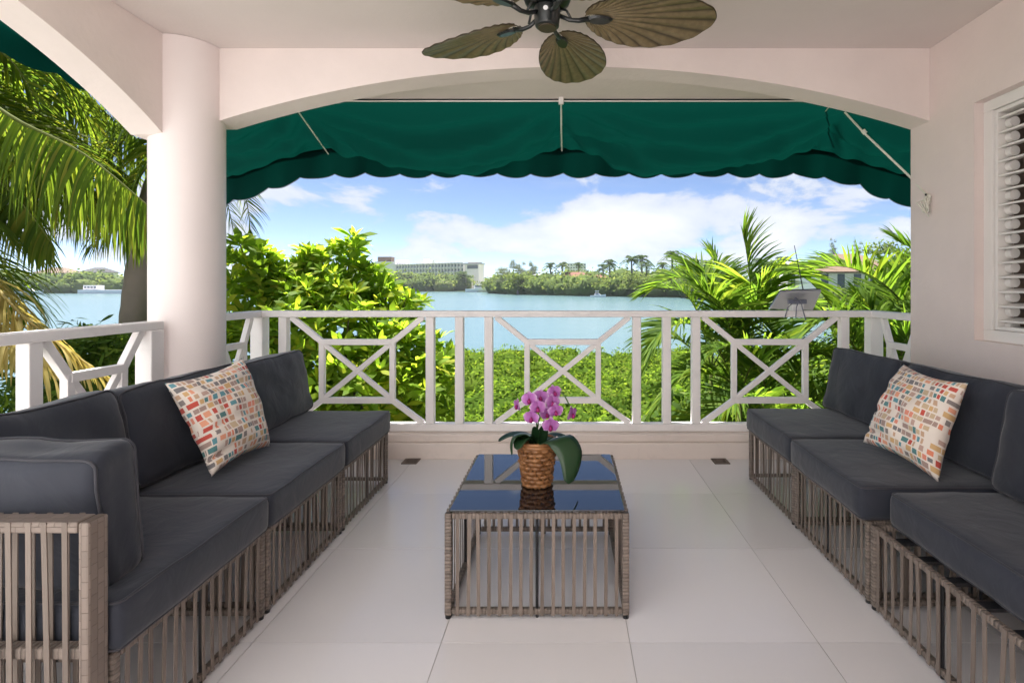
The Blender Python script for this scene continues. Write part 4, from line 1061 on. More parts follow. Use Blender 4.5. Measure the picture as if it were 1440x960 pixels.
# ------------------------------------------------------------------ mangrove bushes beyond the railing (nobody could count the leaves)
blobs = []
for k in range(330):
    Y = rnd.uniform(8.5, 25.5); X = rnd.uniform(-0.32*Y-1, 0.62*Y+2)
    if Y < 11 and X < -2: continue
    edge_y = 24.5 - 0.10*abs(X-1)*1.5
    if Y > edge_y: continue
    top = -1.42 + 0.16*noise.noise((X*0.5, Y*0.5, 2)) - 0.010*(Y-10)
    rz = rnd.uniform(0.55, 0.85); blobs.append(((X, Y, top-rz), (rnd.uniform(0.6, 1.1), rnd.uniform(0.6, 1.1), rz)))
V, Fq = blob_leaves(blobs, 90000, 0.13, 0.75, 1.0, 0.78)
hd = put('mangrove_bushes', mesh_np('mangrove_bushes', V, Fq), M['hedge'], kind='stuff')
tag(hd, 'low sunlit green mangrove bushes filling the ground between railing and lagoon', 'bushes')
bc = blob_core(blobs, 0.80).build('undergrowth', M['hedge'], hd, smooth=True, kind='stuff')

# ------------------------------------------------------------------ yellow-green broadleaf tree left of centre
tree_blobs = [(P(338, 372, 6.4), (.22, .3, .34)), (P(372, 392, 6.6), (.20, .3, .30)), (P(410, 396, 6.8), (.20, .3, .24)), (P(440, 380, 7.0), (.19, .3, .34)), (P(470, 398, 6.9), (.16, .3, .26)), (P(492, 368, 7.2), (.20, .3, .36)), (P(522, 400, 7.2), (.16, .3, .24)), (P(548, 412, 7.3), (.16, .3, .22)), (P(572, 428, 7.1), (.17, .3, .15)),
    (P(345, 440, 6.4), (.42, .5, .36)), (P(420, 430, 6.7), (.42, .5, .30)), (P(490, 425, 6.9), (.40, .5, .30)), (P(555, 450, 7.0), (.30, .4, .18)), (P(400, 480, 6.2), (.5, .5, .40)), (P(490, 480, 6.4), (.5, .5, .40)),
    (P(560, 500, 6.6), (.42, .5, .38)), (P(420, 560, 6.0), (.55, .5, .5)), (P(520, 560, 6.2), (.55, .5, .5)), (P(598, 560, 6.4), (.36, .5, .5)), (P(350, 520, 6.0), (.45, .5, .45)), (P(560, 640, 6.3), (.6, .6, .6)), (P(440, 660, 6.2), (.8, .6, .7)), (P(612, 500, 6.9), (.22, .4, .28))]
tree = thing('broadleaf_tree', 'yellow green broadleaf tree close behind the front railing, left of centre', 'tree', (P(470, 600, 6.5).x, 6.5, ZG))
def rosette(n, ln, seed):
    q = np.random.default_rng(seed); V = []; Fq = []
    for k in range(n):
        az = 2*math.pi*k*0.382 + q.normal()*0.2; el = 0.15 + 0.9*k/n + q.normal()*0.12; l_ = ln*(1.1-0.45*k/n)*q.uniform(0.85, 1.15)
        Rm = np.array(Matrix.Rotation(az, 3, 'Z') @ Matrix.Rotation(-el, 3, 'Y') @ Matrix.Rotation(q.normal()*0.3, 3, 'X'))
        v = LEAF_V*np.array([1, 0.80, 1])*l_ + np.array([0.03*ln*3, 0, 0]); V.append(v@Rm.T); Fq.append(LEAF_F + 6*k)
    return np.concatenate(V), np.concatenate(Fq)
ROS = [rosette(12, 0.215, s_) for s_ in range(5)]
RME = []
for v, f in ROS:
    me = mesh_np('leaf_spray', v, f); me.materials.append(M['shrub']); RME.append(me)
sites = []
tq = random.Random(5)
for c, r_ in tree_blobs:
    m = int(62*(r_[0]*r_[2])/0.25)+5
    for _ in range(m):
        d = Vector((tq.gauss(0, 1), tq.gauss(0, 1), tq.gauss(0.1, 1))).normalized(); k = tq.uniform(0.35, 1.1)**0.7
        p = c + Vector((d.x*r_[0], d.y*r_[1], d.z*r_[2]))*k
        ax = (d*0.8 + Vector((0, -0.15, 0.75)) + Vector((tq.gauss(0, .3), tq.gauss(0, .3), tq.gauss(0, .3)))).normalized()
        sites.append((p, ax, tq.uniform(0, 6.28), tq.uniform(0.7, 1.25)))
sites.sort(key=lambda s_: s_[0].y)
big = [s_ for s_ in sites if s_[0].z > -0.9][:290]; bigset = set(id(s_) for s_ in big)
for i, (p, ax, sp, sc_) in enumerate(big):
    o = put('leaf_spray', RME[i % 5], M['shrub'], tree)
    qv = ax.to_track_quat('Z', 'X') @ Matrix.Rotation(sp, 3, 'Z').to_quaternion()
    o.location = p; o.rotation_euler = qv.to_euler(); o.scale = (sc_,)*3
Vs, Fs = [], []; off = 0
for i, s_ in enumerate(sites):
    if id(s_) in bigset: continue
    p, ax, sp, sc_ = s_
    m3 = np.array((ax.to_track_quat('Z', 'X') @ Matrix.Rotation(sp, 3, 'Z').to_quaternion()).to_matrix())*sc_
    v, f = ROS[i % 5]; Vs.append(v@m3.T + np.array(p)); Fs.append(f+off); off += len(v)
put('foliage', mesh_np('foliage', np.concatenate(Vs), np.concatenate(Fs)), M['shrub'], tree, 'stuff')
bs = Vector((P(470, 600, 6.7).x, 6.7, ZG))
MB().tube(resample([bs, bs+Vector((0.1, 0, 0.9)), bs+Vector((0, 0, 1.9))], 8), [0.10]*3+[0.09]*3+[0.08]*3, 8).build('trunk', M['stem'], tree, smooth=True)
for c, r_ in tree_blobs:
    MB().tube(resample([bs+Vector((0, 0, 1.2)), (bs+Vector((0, 0, 1.8))).lerp(c, 0.5)+Vector((0, 0, -0.15)), c+Vector((0, 0, r_[2]*0.7))], 8), [0.05, 0.045, 0.04, 0.035, 0.03, 0.025, 0.02, 0.015, 0.008], 6).build('limb', M['stem'], tree, smooth=True)

# dark shrub under the left railing
dk = [(P(135, 488, 5.6), (.30, .4, .24)), (P(165, 505, 5.4), (.3, .4, .28)), (P(95, 520, 5.2), (.6, .5, .4)), (P(150, 560, 5.2), (.6, .6, .6)), (P(60, 600, 5.0), (.7, .6, .6)), (P(330, 590, 5.6), (.5, .5, .6))]
ds = thing('shrub', 'dark green shrub growing behind the left railing, under the palm', 'shrub', (P(120, 560, 5.2).x, 5.2, ZG))
V, Fq = blob_leaves(dk, 6500, 0.12, 1.1, 0.5, 0.35); put('foliage', mesh_np('foliage', V, Fq), M['mid_leaf'], ds)
for c, r_ in dk[:5]:
    MB().tube([(P(120, 560, 5.2).x, 5.2, ZG), (c.x*0.98, c.y, c.z-0.6), tuple(c)], [0.05, 0.03, 0.01], 6).build('stem', M['stem'], ds)

# ------------------------------------------------------------------ coconut palms at left
def palm_trunk(parent, pts, r0, r1):
    c = resample(pts, 40); rr = [r0+(r1-r0)*i/40 + 0.006*(i % 2) for i in range(41)]
    MB().tube(c, rr, 14).build('trunk', M['bark'], parent, smooth=True)
def crown(parent, c, dirs, L_, n, leaf, width, mat, rach, droop, seed, **k):
    for i, (az, el, ben) in enumerate(dirs):
        a = R(az); h = Vector((math.cos(a), math.sin(a), 0)); pts = []
        for t in (0, .25, .5, .75, 1.0):
            x = L_*t*math.cos(R(el))*(1-0.10*t*ben); z = L_*t*math.sin(R(el)) - ben*L_*0.55*t*t
            pts.append(c + h*x + Vector((0, 0, z)))
        frond(parent, pts, n, leaf, width, mat, rach, seed=seed*50+i, droop=droop, **k)
c1 = P(-170, 140, 4.9)
pa = thing('coconut_palm', 'coconut palm at far left with long fronds hanging over the left railing', 'palm tree', (c1.x, c1.y+0.3, ZG), 'coconut palms')
palm_trunk(pa, [(c1.x-0.5, c1.y+0.3, ZG), (c1.x-0.35, c1.y+0.3, -1), tuple(c1)], 0.17, 0.12)
HK = dict(droop=2.4, fwd=0.30, lift=-0.9, spread=0.42, nseg=6, jit=0.09)
frond(pa, [c1, P(-60, 125, 4.5), P(30, 172, 4.2), P(120, 218, 4.1), P(215, 295, 4.1)], 96, 0.78, 0.030, 'coco', 0.022, seed=1, **HK)
frond(pa, [c1, P(-60, 150, 5.2), P(30, 190, 5.1), P(110, 240, 5.0), P(205, 320, 5.0)], 96, 0.85, 0.030, 'coco', 0.022, seed=11, **HK)
frond(pa, [c1, P(-70, 120, 5.6), P(10, 140, 5.7), P(90, 180, 5.7), P(190, 255, 5.8)], 96, 0.95, 0.033, 'coco', 0.022, seed=12, **HK)
frond(pa, [c1, P(-90, 190, 4.9), P(-30, 230, 4.8), P(30, 285, 4.8), P(75, 345, 4.8)], 80, 0.62, 0.030, 'coco', 0.022, seed=13, **HK)
frond(pa, [c1, P(-80, 70, 6.2), P(20, 85, 6.5), P(110, 130, 6.6), P(210, 210, 6.7)], 96, 1.05, 0.034, 'coco', 0.022, seed=14, **HK)
frond(pa, [c1, P(-80, 40, 5.2), P(20, 50, 5.4), P(85, 105, 5.6), P(130, 180, 5.8), P(150, 235, 5.9)], 76, 0.82, 0.027, 'coco', 0.022, seed=2, droop=0.75, fwd=0.5, lift=0.1, nseg=5)
frond(pa, [c1, P(-100, 60, 5.0), P(-30, 60, 5.0), P(20, 90, 5.2), P(60, 160, 5.4)], 66, 0.9, 0.027, 'coco', 0.022, seed=3, droop=0.8, fwd=0.4, nseg=5)
frond(pa, [c1, P(-80, 170, 5.3), P(-10, 215, 5.4), P(30, 280, 5.5), P(50, 350, 5.6)], 66, 0.75, 0.025, 'coco', 0.02, seed=4, droop=0.9, fwd=0.5, nseg=5)
frond(pa, [c1, P(-120, 180, 4.6), P(-50, 260, 4.6), P(0, 320, 4.7)], 60, 0.7, 0.025, 'coco', 0.02, seed=5, droop=0.9, nseg=5)
frond(pa, [c1, P(-90, 60, 6.0), P(20, 100, 6.6), P(110, 160, 7.0), P(190, 250, 7.2)], 76, 0.85, 0.028, 'coco', 0.02, seed=6, droop=0.8, fwd=0.5, nseg=5)
frond(pa, [c1, P(-160, 20, 5.5), P(-60, 0, 6.2), P(60, 30, 7), P(150, 110, 7.4)], 76, 0.9, 0.028, 'coco', 0.02, seed=7, droop=0.7, nseg=5)
frond(pa, [c1, P(-110, 230, 4.4), P(-60, 350, 4.3), P(-10, 400, 4.2), P(45, 455, 4.15), P(150, 530, 4.1)], 56, 0.62, 0.034, 'dry', 0.030, seed=8, droop=1.5, fwd=0.8, lift=0.0, nseg=5, spread=0.6)
qq = random.Random(3)
for i_, pts in enumerate([[c1, P(-60, 100, 5.6), P(20, 150, 5.8), P(80, 220, 6.0), P(120, 300, 6.1)], [c1, P(-90, 90, 5.2), P(-20, 120, 5.3), P(30, 190, 5.4), P(50, 270, 5.5)], [c1, P(-40, 40, 6.2), P(60, 90, 6.6), P(140, 160, 6.9), P(200, 230, 7.0)], [c1, P(-90, 150, 5.8), P(-20, 200, 6.0), P(20, 260, 6.1), P(40, 340, 6.2)], [c1, P(-70, 10, 6.6), P(40, 40, 7.0), P(110, 100, 7.2), P(165, 170, 7.4)], [c1, P(-120, 200, 5.6), P(-60, 300, 5.7), P(-10, 370, 5.8), P(30, 420, 5.8)], [c1, P(-50, 130, 5.0), P(10, 160, 4.9), P(70, 210, 4.8), P(110, 280, 4.8)]]):
    frond(pa, pts, 84, 0.85, 0.031, 'coco', 0.02, seed=60+i_, droop=1.0, fwd=0.42, nseg=5)
frond(pa, [c1, P(-130, 260, 4.3), P(-80, 380, 4.2), P(-20, 440, 4.1), P(40, 490, 4.05), P(110, 560, 4.0)], 56, 0.55, 0.036, 'dry', 0.028, seed=18, droop=1.4, fwd=0.8, lift=0.0, nseg=5, spread=0.6)
frond(pa, [c1, P(-120, 230, 4.8), P(-60, 320, 4.7), P(10, 400, 4.7), P(60, 480, 4.6)], 70, 0.6, 0.028, 'coco', 0.02, seed=19, droop=1.2, fwd=0.6, lift=-0.1, nseg=5)
crown(pa, c1, [(150, 40, .9), (200, 30, 1), (250, 45, .9), (110, 60, .7), (300, 20, 1)], 3.4, 60, 0.75, 0.026, 'coco', 0.02, 0.8, 9, nseg=4)
c2 = P(262, 170, 6.3)
pb = thing('coconut_palm', 'coconut palm with grey trunk standing just left of the column', 'palm tree', (P(186, 560, 6.2).x, 6.2, ZG), 'coconut palms')
palm_trunk(pb, [P(186, 790, 6.2)-Vector((0, 0, 0.2)), P(186, 560, 6.2), P(191, 430, 6.2), P(215, 280, 6.25), c2], 0.165, 0.115)
frond(pb, [c2, P(230, 130, 6.0), P(185, 180, 5.8), P(140, 250, 5.7), P(110, 310, 5.7)], 66, 0.85, 0.027, 'coco', 0.02, seed=21, droop=1.3, fwd=0.4, nseg=5)
frond(pb, [c2, P(230, 200, 5.9), P(190, 260, 5.7), P(150, 330, 5.6)], 56, 0.8, 0.027, 'coco', 0.02, seed=22, droop=1.4, fwd=0.5, nseg=5)
frond(pb, [c2, P(300, 190, 6.5), P(330, 235, 6.6), P(348, 290, 6.6), P(352, 335, 6.6)], 60, 0.42, 0.021, 'coco', 0.016, seed=23, droop=0.7, fwd=0.6, nseg=5)
frond(pb, [c2, P(290, 210, 6.9), P(315, 270, 7.0), P(330, 330, 7.0)], 56, 0.5, 0.022, 'coco', 0.016, seed=24, droop=0.9, nseg=5)
crown(pb, c2, [(100, 60, .7), (135, 50, .8), (165, 40, .9), (215, 60, .6)], 2.6, 54, 0.7, 0.025, 'coco', 0.018, 0.8, 10, nseg=4)

# ------------------------------------------------------------------ areca palms at right
def areca(label, base, fr, n=76, leaf=0.55, width=0.030, seed=0, rach=0.011):
    root = thing('areca_palm', label, 'palm', (base.x, base.y, ZG), 'feathery areca palms')
    stems = {}
    for i, f in enumerate(fr):
        p0 = Vector(f[0]) ; key = (round(p0.x, 1), round(p0.y, 1))
        frond(root, f, n, leaf*rnd.uniform(0.88, 1.1), width, 'areca', rach, seed=seed*100+i, droop=rnd.uniform(0.35, 0.7), fwd=0.62, lift=0.32, nseg=4, base=0.16)
        if key not in stems:
            stems[key] = 1
            MB().tube([(base.x+rnd.uniform(-.15, .15), base.y+rnd.uniform(-.15, .15), ZG), (p0.x*0.6+base.x*0.4, p0.y, (p0.z+ZG)/2), tuple(p0)], [0.045, 0.04, 0.025], 8).build('cane', M['rachis'], root, smooth=True)
    return root
b1 = P(1050, 620, 5.6)
areca('tall areca palm with an upright frond behind the right end of railing', b1, [
    [P(1040, 560, 5.6), P(1052, 480, 5.6), P(1055, 400, 5.6), P(1045, 325, 5.6)],
    [P(1040, 560, 5.6), P(1050, 470, 5.55), P(1075, 400, 5.5), P(1120, 385, 5.4), P(1165, 420, 5.35)],
    [P(1040, 560, 5.6), P(1025, 470, 5.6), P(990, 410, 5.7), P(950, 390, 5.8), P(910, 410, 5.9)],
    [P(1040, 560, 5.6), P(1010, 490, 5.5), P(970, 455, 5.4), P(930, 470, 5.3), P(905, 520, 5.3)],
    [P(1040, 560, 5.6), P(1060, 510, 5.3), P(1110, 480, 5.1), P(1160, 500, 5.0)],
    [P(1040, 560, 5.6), P(1015, 430, 6.0), P(1000, 390, 6.2), P(965, 372, 6.5)], 
    [P(1040, 560, 5.6), P(1055, 480, 5.7), P(1075, 420, 5.7), P(1100, 395, 5.7)], [P(1040, 560, 5.6), P(1030, 480, 5.5), P(1015, 430, 5.4), P(985, 405, 5.3)]], seed=1)
b2 = P(1100, 720, 5.0)
areca('low areca palm with arching fronds seen through the right railing panel', b2, [
    [P(1090, 680, 5.0), P(1060, 580, 4.9), P(1015, 530, 4.9), P(960, 530, 4.9), P(925, 570, 4.9)],
    [P(1090, 680, 5.0), P(1080, 560, 5.0), P(1055, 500, 5.0), P(1010, 490, 5.0), P(975, 520, 5.0)],
    [P(1090, 680, 5.0), P(1110, 560, 4.9), P(1130, 510, 4.9), P(1165, 500, 4.8), P(1190, 540, 4.8)],
    [P(1090, 680, 5.0), P(1050, 620, 4.8), P(1000, 590, 4.8), P(950, 610, 4.7)],
    [P(1090, 680, 5.0), P(1115, 600, 4.7), P(1150, 570, 4.6), P(1180, 600, 4.6)],
    [P(1090, 680, 5.0), P(1085, 600, 4.7), P(1060, 560, 4.6), P(1020, 570, 4.5), P(985, 610, 4.5)],
    [P(1090, 680, 5.0), P(1095, 560, 5.3), P(1090, 470, 5.4), P(1070, 440, 5.5), P(1030, 445, 5.5)]], seed=2, leaf=0.46)
b3 = P(1260, 640, 4.9)
areca('areca palm with a long arched frond beside the right wall end', b3, [
    [P(1330, 560, 4.9), P(1300, 470, 4.8), P(1250, 405, 4.8), P(1190, 375, 4.8), P(1125, 380, 4.9)],
    [P(1330, 560, 4.9), P(1315, 460, 5.1), P(1290, 405, 5.3), P(1250, 375, 5.4)],
    [P(1260, 600, 4.9), P(1245, 520, 4.9), P(1235, 460, 5.0), P(1215, 430, 5.1)],
    [P(1260, 600, 4.9), P(1250, 490, 5.2), P(1258, 430, 5.4), P(1275, 385, 5.5)],
    [P(1260, 600, 4.9), P(1220, 520, 4.7), P(1190, 470, 4.7), P(1160, 450, 4.7), P(1130, 470, 4.7)],
    [P(1260, 600, 4.9), P(1265, 520, 4.6), P(1275, 470, 4.5), P(1300, 440, 4.5)],
    [P(1330, 560, 5.4), P(1325, 450, 5.7), P(1305, 395, 5.9), P(1275, 368, 6.0)],
    [P(1330, 560, 4.9), P(1330, 430, 5.4), P(1310, 370, 5.6), P(1265, 340, 5.7)]], seed=3, leaf=0.56)
b4 = P(1000, 600, 7.5)
areca('areca palm further back, its fronds reaching over the bushes', b4, [
    [P(1000, 520, 7.5), P(985, 450, 7.5), P(960, 410, 7.5), P(925, 405, 7.6)],
    [P(1000, 520, 7.5), P(1010, 440, 7.5), P(1015, 390, 7.5), P(1000, 360, 7.6)],
    [P(1000, 520, 7.5), P(1040, 450, 7.4), P(1085, 420, 7.4), P(1130, 430, 7.4)],
    [P(1000, 520, 7.5), P(960, 480, 7.4), P(930, 480, 7.4), P(905, 510, 7.4)],
    [P(1000, 520, 7.5), P(1090, 450, 7.8), P(1130, 430, 8.0), P(1160, 445, 8.0)]], seed=4, leaf=0.62, n=56)
# broadleaf bush in the right corner behind the palms
rb_ = [(P(1225, 500, 5.9), (.5, .5, .5)), (P(1205, 560, 5.8), (.5, .5, .5)), (P(1150, 560, 6.4), (.7, .6, .6)), (P(1050, 590, 6.6), (.9, .6, .5)), (P(1290, 420, 8.5), (.8, .8, .7)), (P(980, 600, 6.4), (.6, .5, .5))]
rs = thing('shrub', 'dark leafy shrub under the areca palms behind the right railing', 'shrub', (P(1150, 560, 6.2).x, 6.2, ZG))
V, Fq = blob_leaves(rb_, 5200, 0.15, 0.9, 0.8, 0.4); put('foliage', mesh_np('foliage', V, Fq), M['mid_leaf'], rs)
for c, r_ in rb_: MB().tube([(P(1150, 560, 6.2).x, 6.2, ZG), (c.x*0.97, c.y, c.z-0.7), tuple(c)], [0.05, 0.03, 0.01], 6).build('stem', M['stem'], rs)

# ------------------------------------------------------------------ far shore
def hz0_(px, Y): return (px-CX)/F_PX*Y
def belt(name, label, path, depth, h, n, size, mat='far_leaf', seed=0, hv=0.25):
    q = random.Random(seed); bl_ = []
    for (xa, ya), (xb, yb) in zip(path[:-1], path[1:]):
        L_ = math.hypot(xb-xa, yb-ya); m = max(2, int(L_/(h*0.75)))
        for k in range(m):
            for dd in range(3):
                t = (k+q.random())/m; hh = h*q.uniform(1-hv, 1+hv)*(0.75+0.2*dd); dv = depth*(dd+q.random())/3
                bl_.append(((xa+(xb-xa)*t, ya+(yb-ya)*t+dv+h*0.5, ZW+0.4+hh*0.36), (hh*q.uniform(.6, 1.1), hh*0.7, hh*0.62)))
    V, Fq = blob_leaves(bl_, n, size, 0.8, 1.6, 0.8)
    o = put(name, mesh_np(name, V, Fq), M[mat], kind='stuff'); tag(o, label, 'mangroves')
    blob_core(bl_, 0.86, (9, 6)).build('understorey', M['far_leaf'], o, smooth=True, kind='stuff')
    return o
belt('mangrove_belt', 'green mangrove belt along the far shore in front of the hotel', [shore(*p) for p in ((330, 411), (450, 411), (560, 410.3), (648, 410))], 30, 15, 9000, 2.2, seed=1)
belt('mangrove_belt', 'nearer green mangrove belt right of the hotel with palms above', [shore(*p) for p in ((690, 412), (725, 414.3), (800, 416), (835, 416.8))], 14, 10.0, 9000, 1.4, seed=2)
belt('mangrove_belt', 'green mangrove belt at right behind the areca palms, by the houses', [shore(*p) for p in ((850, 417), (920, 418), (985, 419.2), (1030, 424))], 14, 8.5, 9000, 1.3, seed=3)
belt('tree_row', 'taller green trees rising behind the mangroves at centre right', [(hz0_(690, 345), 345), (hz0_(760, 320), 320), (hz0_(860, 290), 290), (hz0_(960, 265), 265), (hz0_(1030, 240), 240)], 16, 10.5, 7000, 1.5, seed=7, hv=0.4)
belt('tree_row', 'taller green trees behind the tan roofed house at right', [(hz0_(1020, 215), 215), (hz0_(1110, 200), 200), (hz0_(1200, 185), 185), (hz0_(1330, 170), 170)], 14, 9.0, 6000, 1.1, seed=8, hv=0.4)
belt('mangrove_belt', 'far left green shore trees seen between hanging palm fronds', [shore(*p) for p in ((-250, 413.4), (0, 413), (110, 412.6), (205, 412), (330, 411.3))], 30, 13, 8000, 2.0, seed=4)
belt('mangrove_belt', 'hedge line bordering the meadow below the tan roofed house', [(52, 105), (72, 92), (110, 86), (150, 84)], 6, 3.0, 5000, 0.6, seed=5)
sheet('beach', M['sand'], [shore(648, 409.8), shore(700, 410.4), shore(705, 409.2), shore(650, 408.9)], ZW+0.55)

# hotel
HB = 560.0
def Q(px, Y, z): return Vector(((px-CX)/F_PX*Y, Y, z))
hotel = thing('hotel', 'long grey balconied hotel with white end wall across the lagoon', 'building', (Q(610, HB, 0).x, HB, ZW))
zt = lambda py, Y: EYE-(py-CY)/F_PX*Y
def slab_wall(root, name, mat, A, B, z0, z1, th):
    A, B = Vector((A[0], A[1], 0)), Vector((B[0], B[1], 0)); d = (B-A).normalized(); nv_ = Vector((-d.y, d.x, 0))*th
    if nv_.y < 0: nv_ = -nv_
    v = [A, B, B+nv_, A+nv_]; mb = MB().add([(p.x, p.y, z0) for p in v]+[(p.x, p.y, z1) for p in v], [(0,1,5,4),(1,2,6,5),(2,3,7,6),(3,0,4,7),(4,5,6,7),(3,2,1,0)])
    return mb.build(name, mat, root)
A = Q(550, 600, 0); B = Q(653, 545, 0); hz0, hz1 = ZW+1, zt(371, 575)
slab_wall(hotel, 'wing', M['far_grey'], A, B, hz0, hz1, 16)
d = Vector((B.x-A.x, B.y-A.y, 0)); ln = d.length; d.normalize(); nf = Vector((d.y, -d.x, 0))
wm_ = MB().box((-1.25, -0.15, -1.1), (1.25, 0.15, 1.1)).mesh('window')
fin = MB(); NBY, NFL = 24, 6; fh = (hz1-hz0)/NFL
ang = math.atan2(d.y, d.x)
for i in range(NBY):
    for k in range(NFL):
        p = A + d*(ln*(i+0.5)/NBY) + nf*0.16
        o = put('window', wm_, M['far_window'], hotel); o.location = (p.x, p.y, hz0+fh*(k+0.45)); o.rotation_euler = (0, 0, ang)
for i in range(NBY+1):
    p = A + d*(ln*i/NBY); fin.bar((p.x+nf.x*0.9, p.y+nf.y*0.9, hz0), (p.x+nf.x*0.9, p.y+nf.y*0.9, hz1), 0.55, 1.8, nf)
fin.build('fins', M['far_white'], hotel)
fl_ = MB()
for k in range(1, NFL+1):
    z = hz0+fh*k; fl_.bar(A+nf*1.0+Vector((0, 0, z-0.1)), B+nf*1.0+Vector((0, 0, z-0.1)), 2.0, 0.5)
fl_.build('balcony_slabs', M['far_white'], hotel)
E0, E1 = Q(655, 540, 0), Q(673, 532, 0)
slab_wall(hotel, 'end_block', M['far_white'], E0, E1, hz0, zt(370.5, 540), 9)
slab_wall(hotel, 'end_roof', M['far_grey'], Q(649, 537, 0), Q(674, 529, 0), zt(372.5, 540), zt(370.55, 540), 11)
slab_wall(hotel, 'end_loggia', M['far_window'], Q(657, 538.5, 0), Q(671, 531.5, 0), zt(378, 540), zt(373.2, 540), 4)
slab_wall(hotel, 'penthouse', M['tan_roof'], Q(658, 545, 0), Q(672, 540, 0), zt(370.5, 540), zt(368.7, 540), 8)
slab_wall(hotel, 'tower', M['far_white'], Q(527, 596, 0), Q(556, 596, 0), hz0, zt(368, 600), 16)
slab_wall(hotel, 'tower_top', M['tan_roof'], Q(531, 600, 0), Q(550, 600, 0), zt(367.9, 600), zt(361, 600), 12)
slab_wall(hotel, 'roof_frame', M['far_white'], Q(558, 604, 0), Q(574, 602, 0), hz1, zt(365, 600), 3)
slab_wall(hotel, 'plant_room', M['far_white'], Q(596, 592, 0), Q(600, 590, 0), hz1, zt(364, 590), 5)
slab_wall(hotel, 'plant_room', M['far_white'], Q(602, 590, 0), Q(607, 588, 0), hz1, zt(366, 590), 5)
slab_wall(hotel, 'low_wing', M['far_grey'], Q(500, 610, 0), Q(527, 606, 0), hz0, zt(376, 610), 14)

def house(label, cx, Y, w, dpt, ze, zr, wallm, roofm, yaw=0, win=4, hip=0.35):
    root = thing('house', label, 'house', (cx, Y, ZW), None); rt = Matrix.Rotation(yaw, 3, 'Z')
    def tp(x, y, z): v = rt @ Vector((x, y, 0)); return (cx+v.x, Y+v.y, z)
    z0 = ZW+0.3
    MB().add([tp(-w/2, -dpt/2, z0), tp(w/2, -dpt/2, z0), tp(w/2, dpt/2, z0), tp(-w/2, dpt/2, z0), tp(-w/2, -dpt/2, ze), tp(w/2, -dpt/2, ze), tp(w/2, dpt/2, ze), tp(-w/2, dpt/2, ze)], [(0,1,5,4),(1,2,6,5),(2,3,7,6),(3,0,4,7),(4,5,6,7)]).build('wall', wallm, root)
    e = 0.08*w; a, b = w/2+e, dpt/2+e; r0 = w/2*(1-hip*1.6)
    r0 = max(r0, 0.05)
    MB().add([tp(-a, -b, ze), tp(a, -b, ze), tp(a, b, ze), tp(-a, b, ze), tp(-r0, 0, zr), tp(r0, 0, zr), tp(-a, -b, ze-0.3), tp(a, -b, ze-0.3), tp(a, b, ze-0.3), tp(-a, b, ze-0.3)], [(0,1,5,4),(1,2,5),(2,3,4,5),(3,0,4),(6,7,1,0),(7,8,2,1),(8,9,3,2),(9,6,0,3),(6,9,8,7)]).build('roof', roofm, root)
    hh = (ze-z0)*0.55
    for k in range(win):
        x = -w/2 + w*(k+0.5)/win; ww = w/win*0.22
        MB().add([tp(x-ww, -dpt/2-0.06, ze-0.5-hh), tp(x+ww, -dpt/2-0.06, ze-0.5-hh), tp(x+ww, -dpt/2-0.06, ze-0.5), tp(x-ww, -dpt/2-0.06, ze-0.5), tp(x-ww, -dpt/2+0.02, ze-0.5-hh), tp(x+ww, -dpt/2+0.02, ze-0.5-hh), tp(x+ww, -dpt/2+0.02, ze-0.5), tp(x-ww, -dpt/2+0.02, ze-0.5)], [(0,1,2,3),(0,4,5,1),(1,5,6,2),(2,6,7,3),(3,7,4,0)]).build('window', M['far_window'], root)
    return root
def hz(px, Y): return (px-CX)/F_PX*Y
house('villa with orange tiled hip roof behind the mangroves, centre of shore', hz(808, 300), 300, 20, 14, zt(391, 300), zt(382.5, 300), M['far_white'], M['terracotta'], 0, 5)
house('small orange roofed house just right of the tiled villa', hz(842, 310), 310, 11, 10, zt(392, 310), zt(386, 310), M['far_white'], M['terracotta'], 0.1, 3)
house('white house with flat pale roof left of the tiled villa', hz(766, 310), 310, 12, 9, zt(386.5, 310), zt(385.5, 310), M['far_white'], M['far_white'], 0.0, 4)
house('house with steep dark grey roof among the royal palms', hz(931, 280), 280, 10, 9, zt(393, 280), zt(378, 280), M['far_grey'], M['slate'], 0.5, 3)
house('single storey house with tan hip roof and white veranda at right', hz(1190, 120), 120, 17, 12, zt(383, 120), zt(357, 120), M['far_white'], M['tan_roof'], -0.12, 5, 0.45)
house('far left house with low reddish roof on the shore hill', hz(84, 480), 480, 28, 16, zt(384, 480), zt(376, 480), M['far_white'], M['tan_roof'], 0, 4)
house('small white house with grey roof far left on the shore hill', hz(140, 470), 470, 20, 16, zt(383, 470), zt(376, 470), M['far_white'], M['slate'], 0, 4)
house('small pale roofed pavilion left of the tan roofed house', hz(1116, 150), 150, 6, 6, zt(374, 150), zt(366, 150), M['far_white'], M['far_grey'], 0, 2)
blk = thing('apartment_block', 'white apartment block with grid of windows above the tiled villa', 'building', (hz(808, 620), 620, ZW))
slab_wall(blk, 'wall', M['far_white'], (hz(794, 620), 620), (hz(824, 620), 620), ZW, zt(370, 620), 14)
wm2 = MB().box((-0.9, -0.1, -0.8), (0.9, 0.1, 0.8)).mesh('window')
for i in range(8):
    for k in range(4):
        o = put('window', wm2, M['far_window'], blk); o.location = (hz(794, 620)+25.3*(i+0.5)/8, 619.95, zt(372.5+4*k, 620))
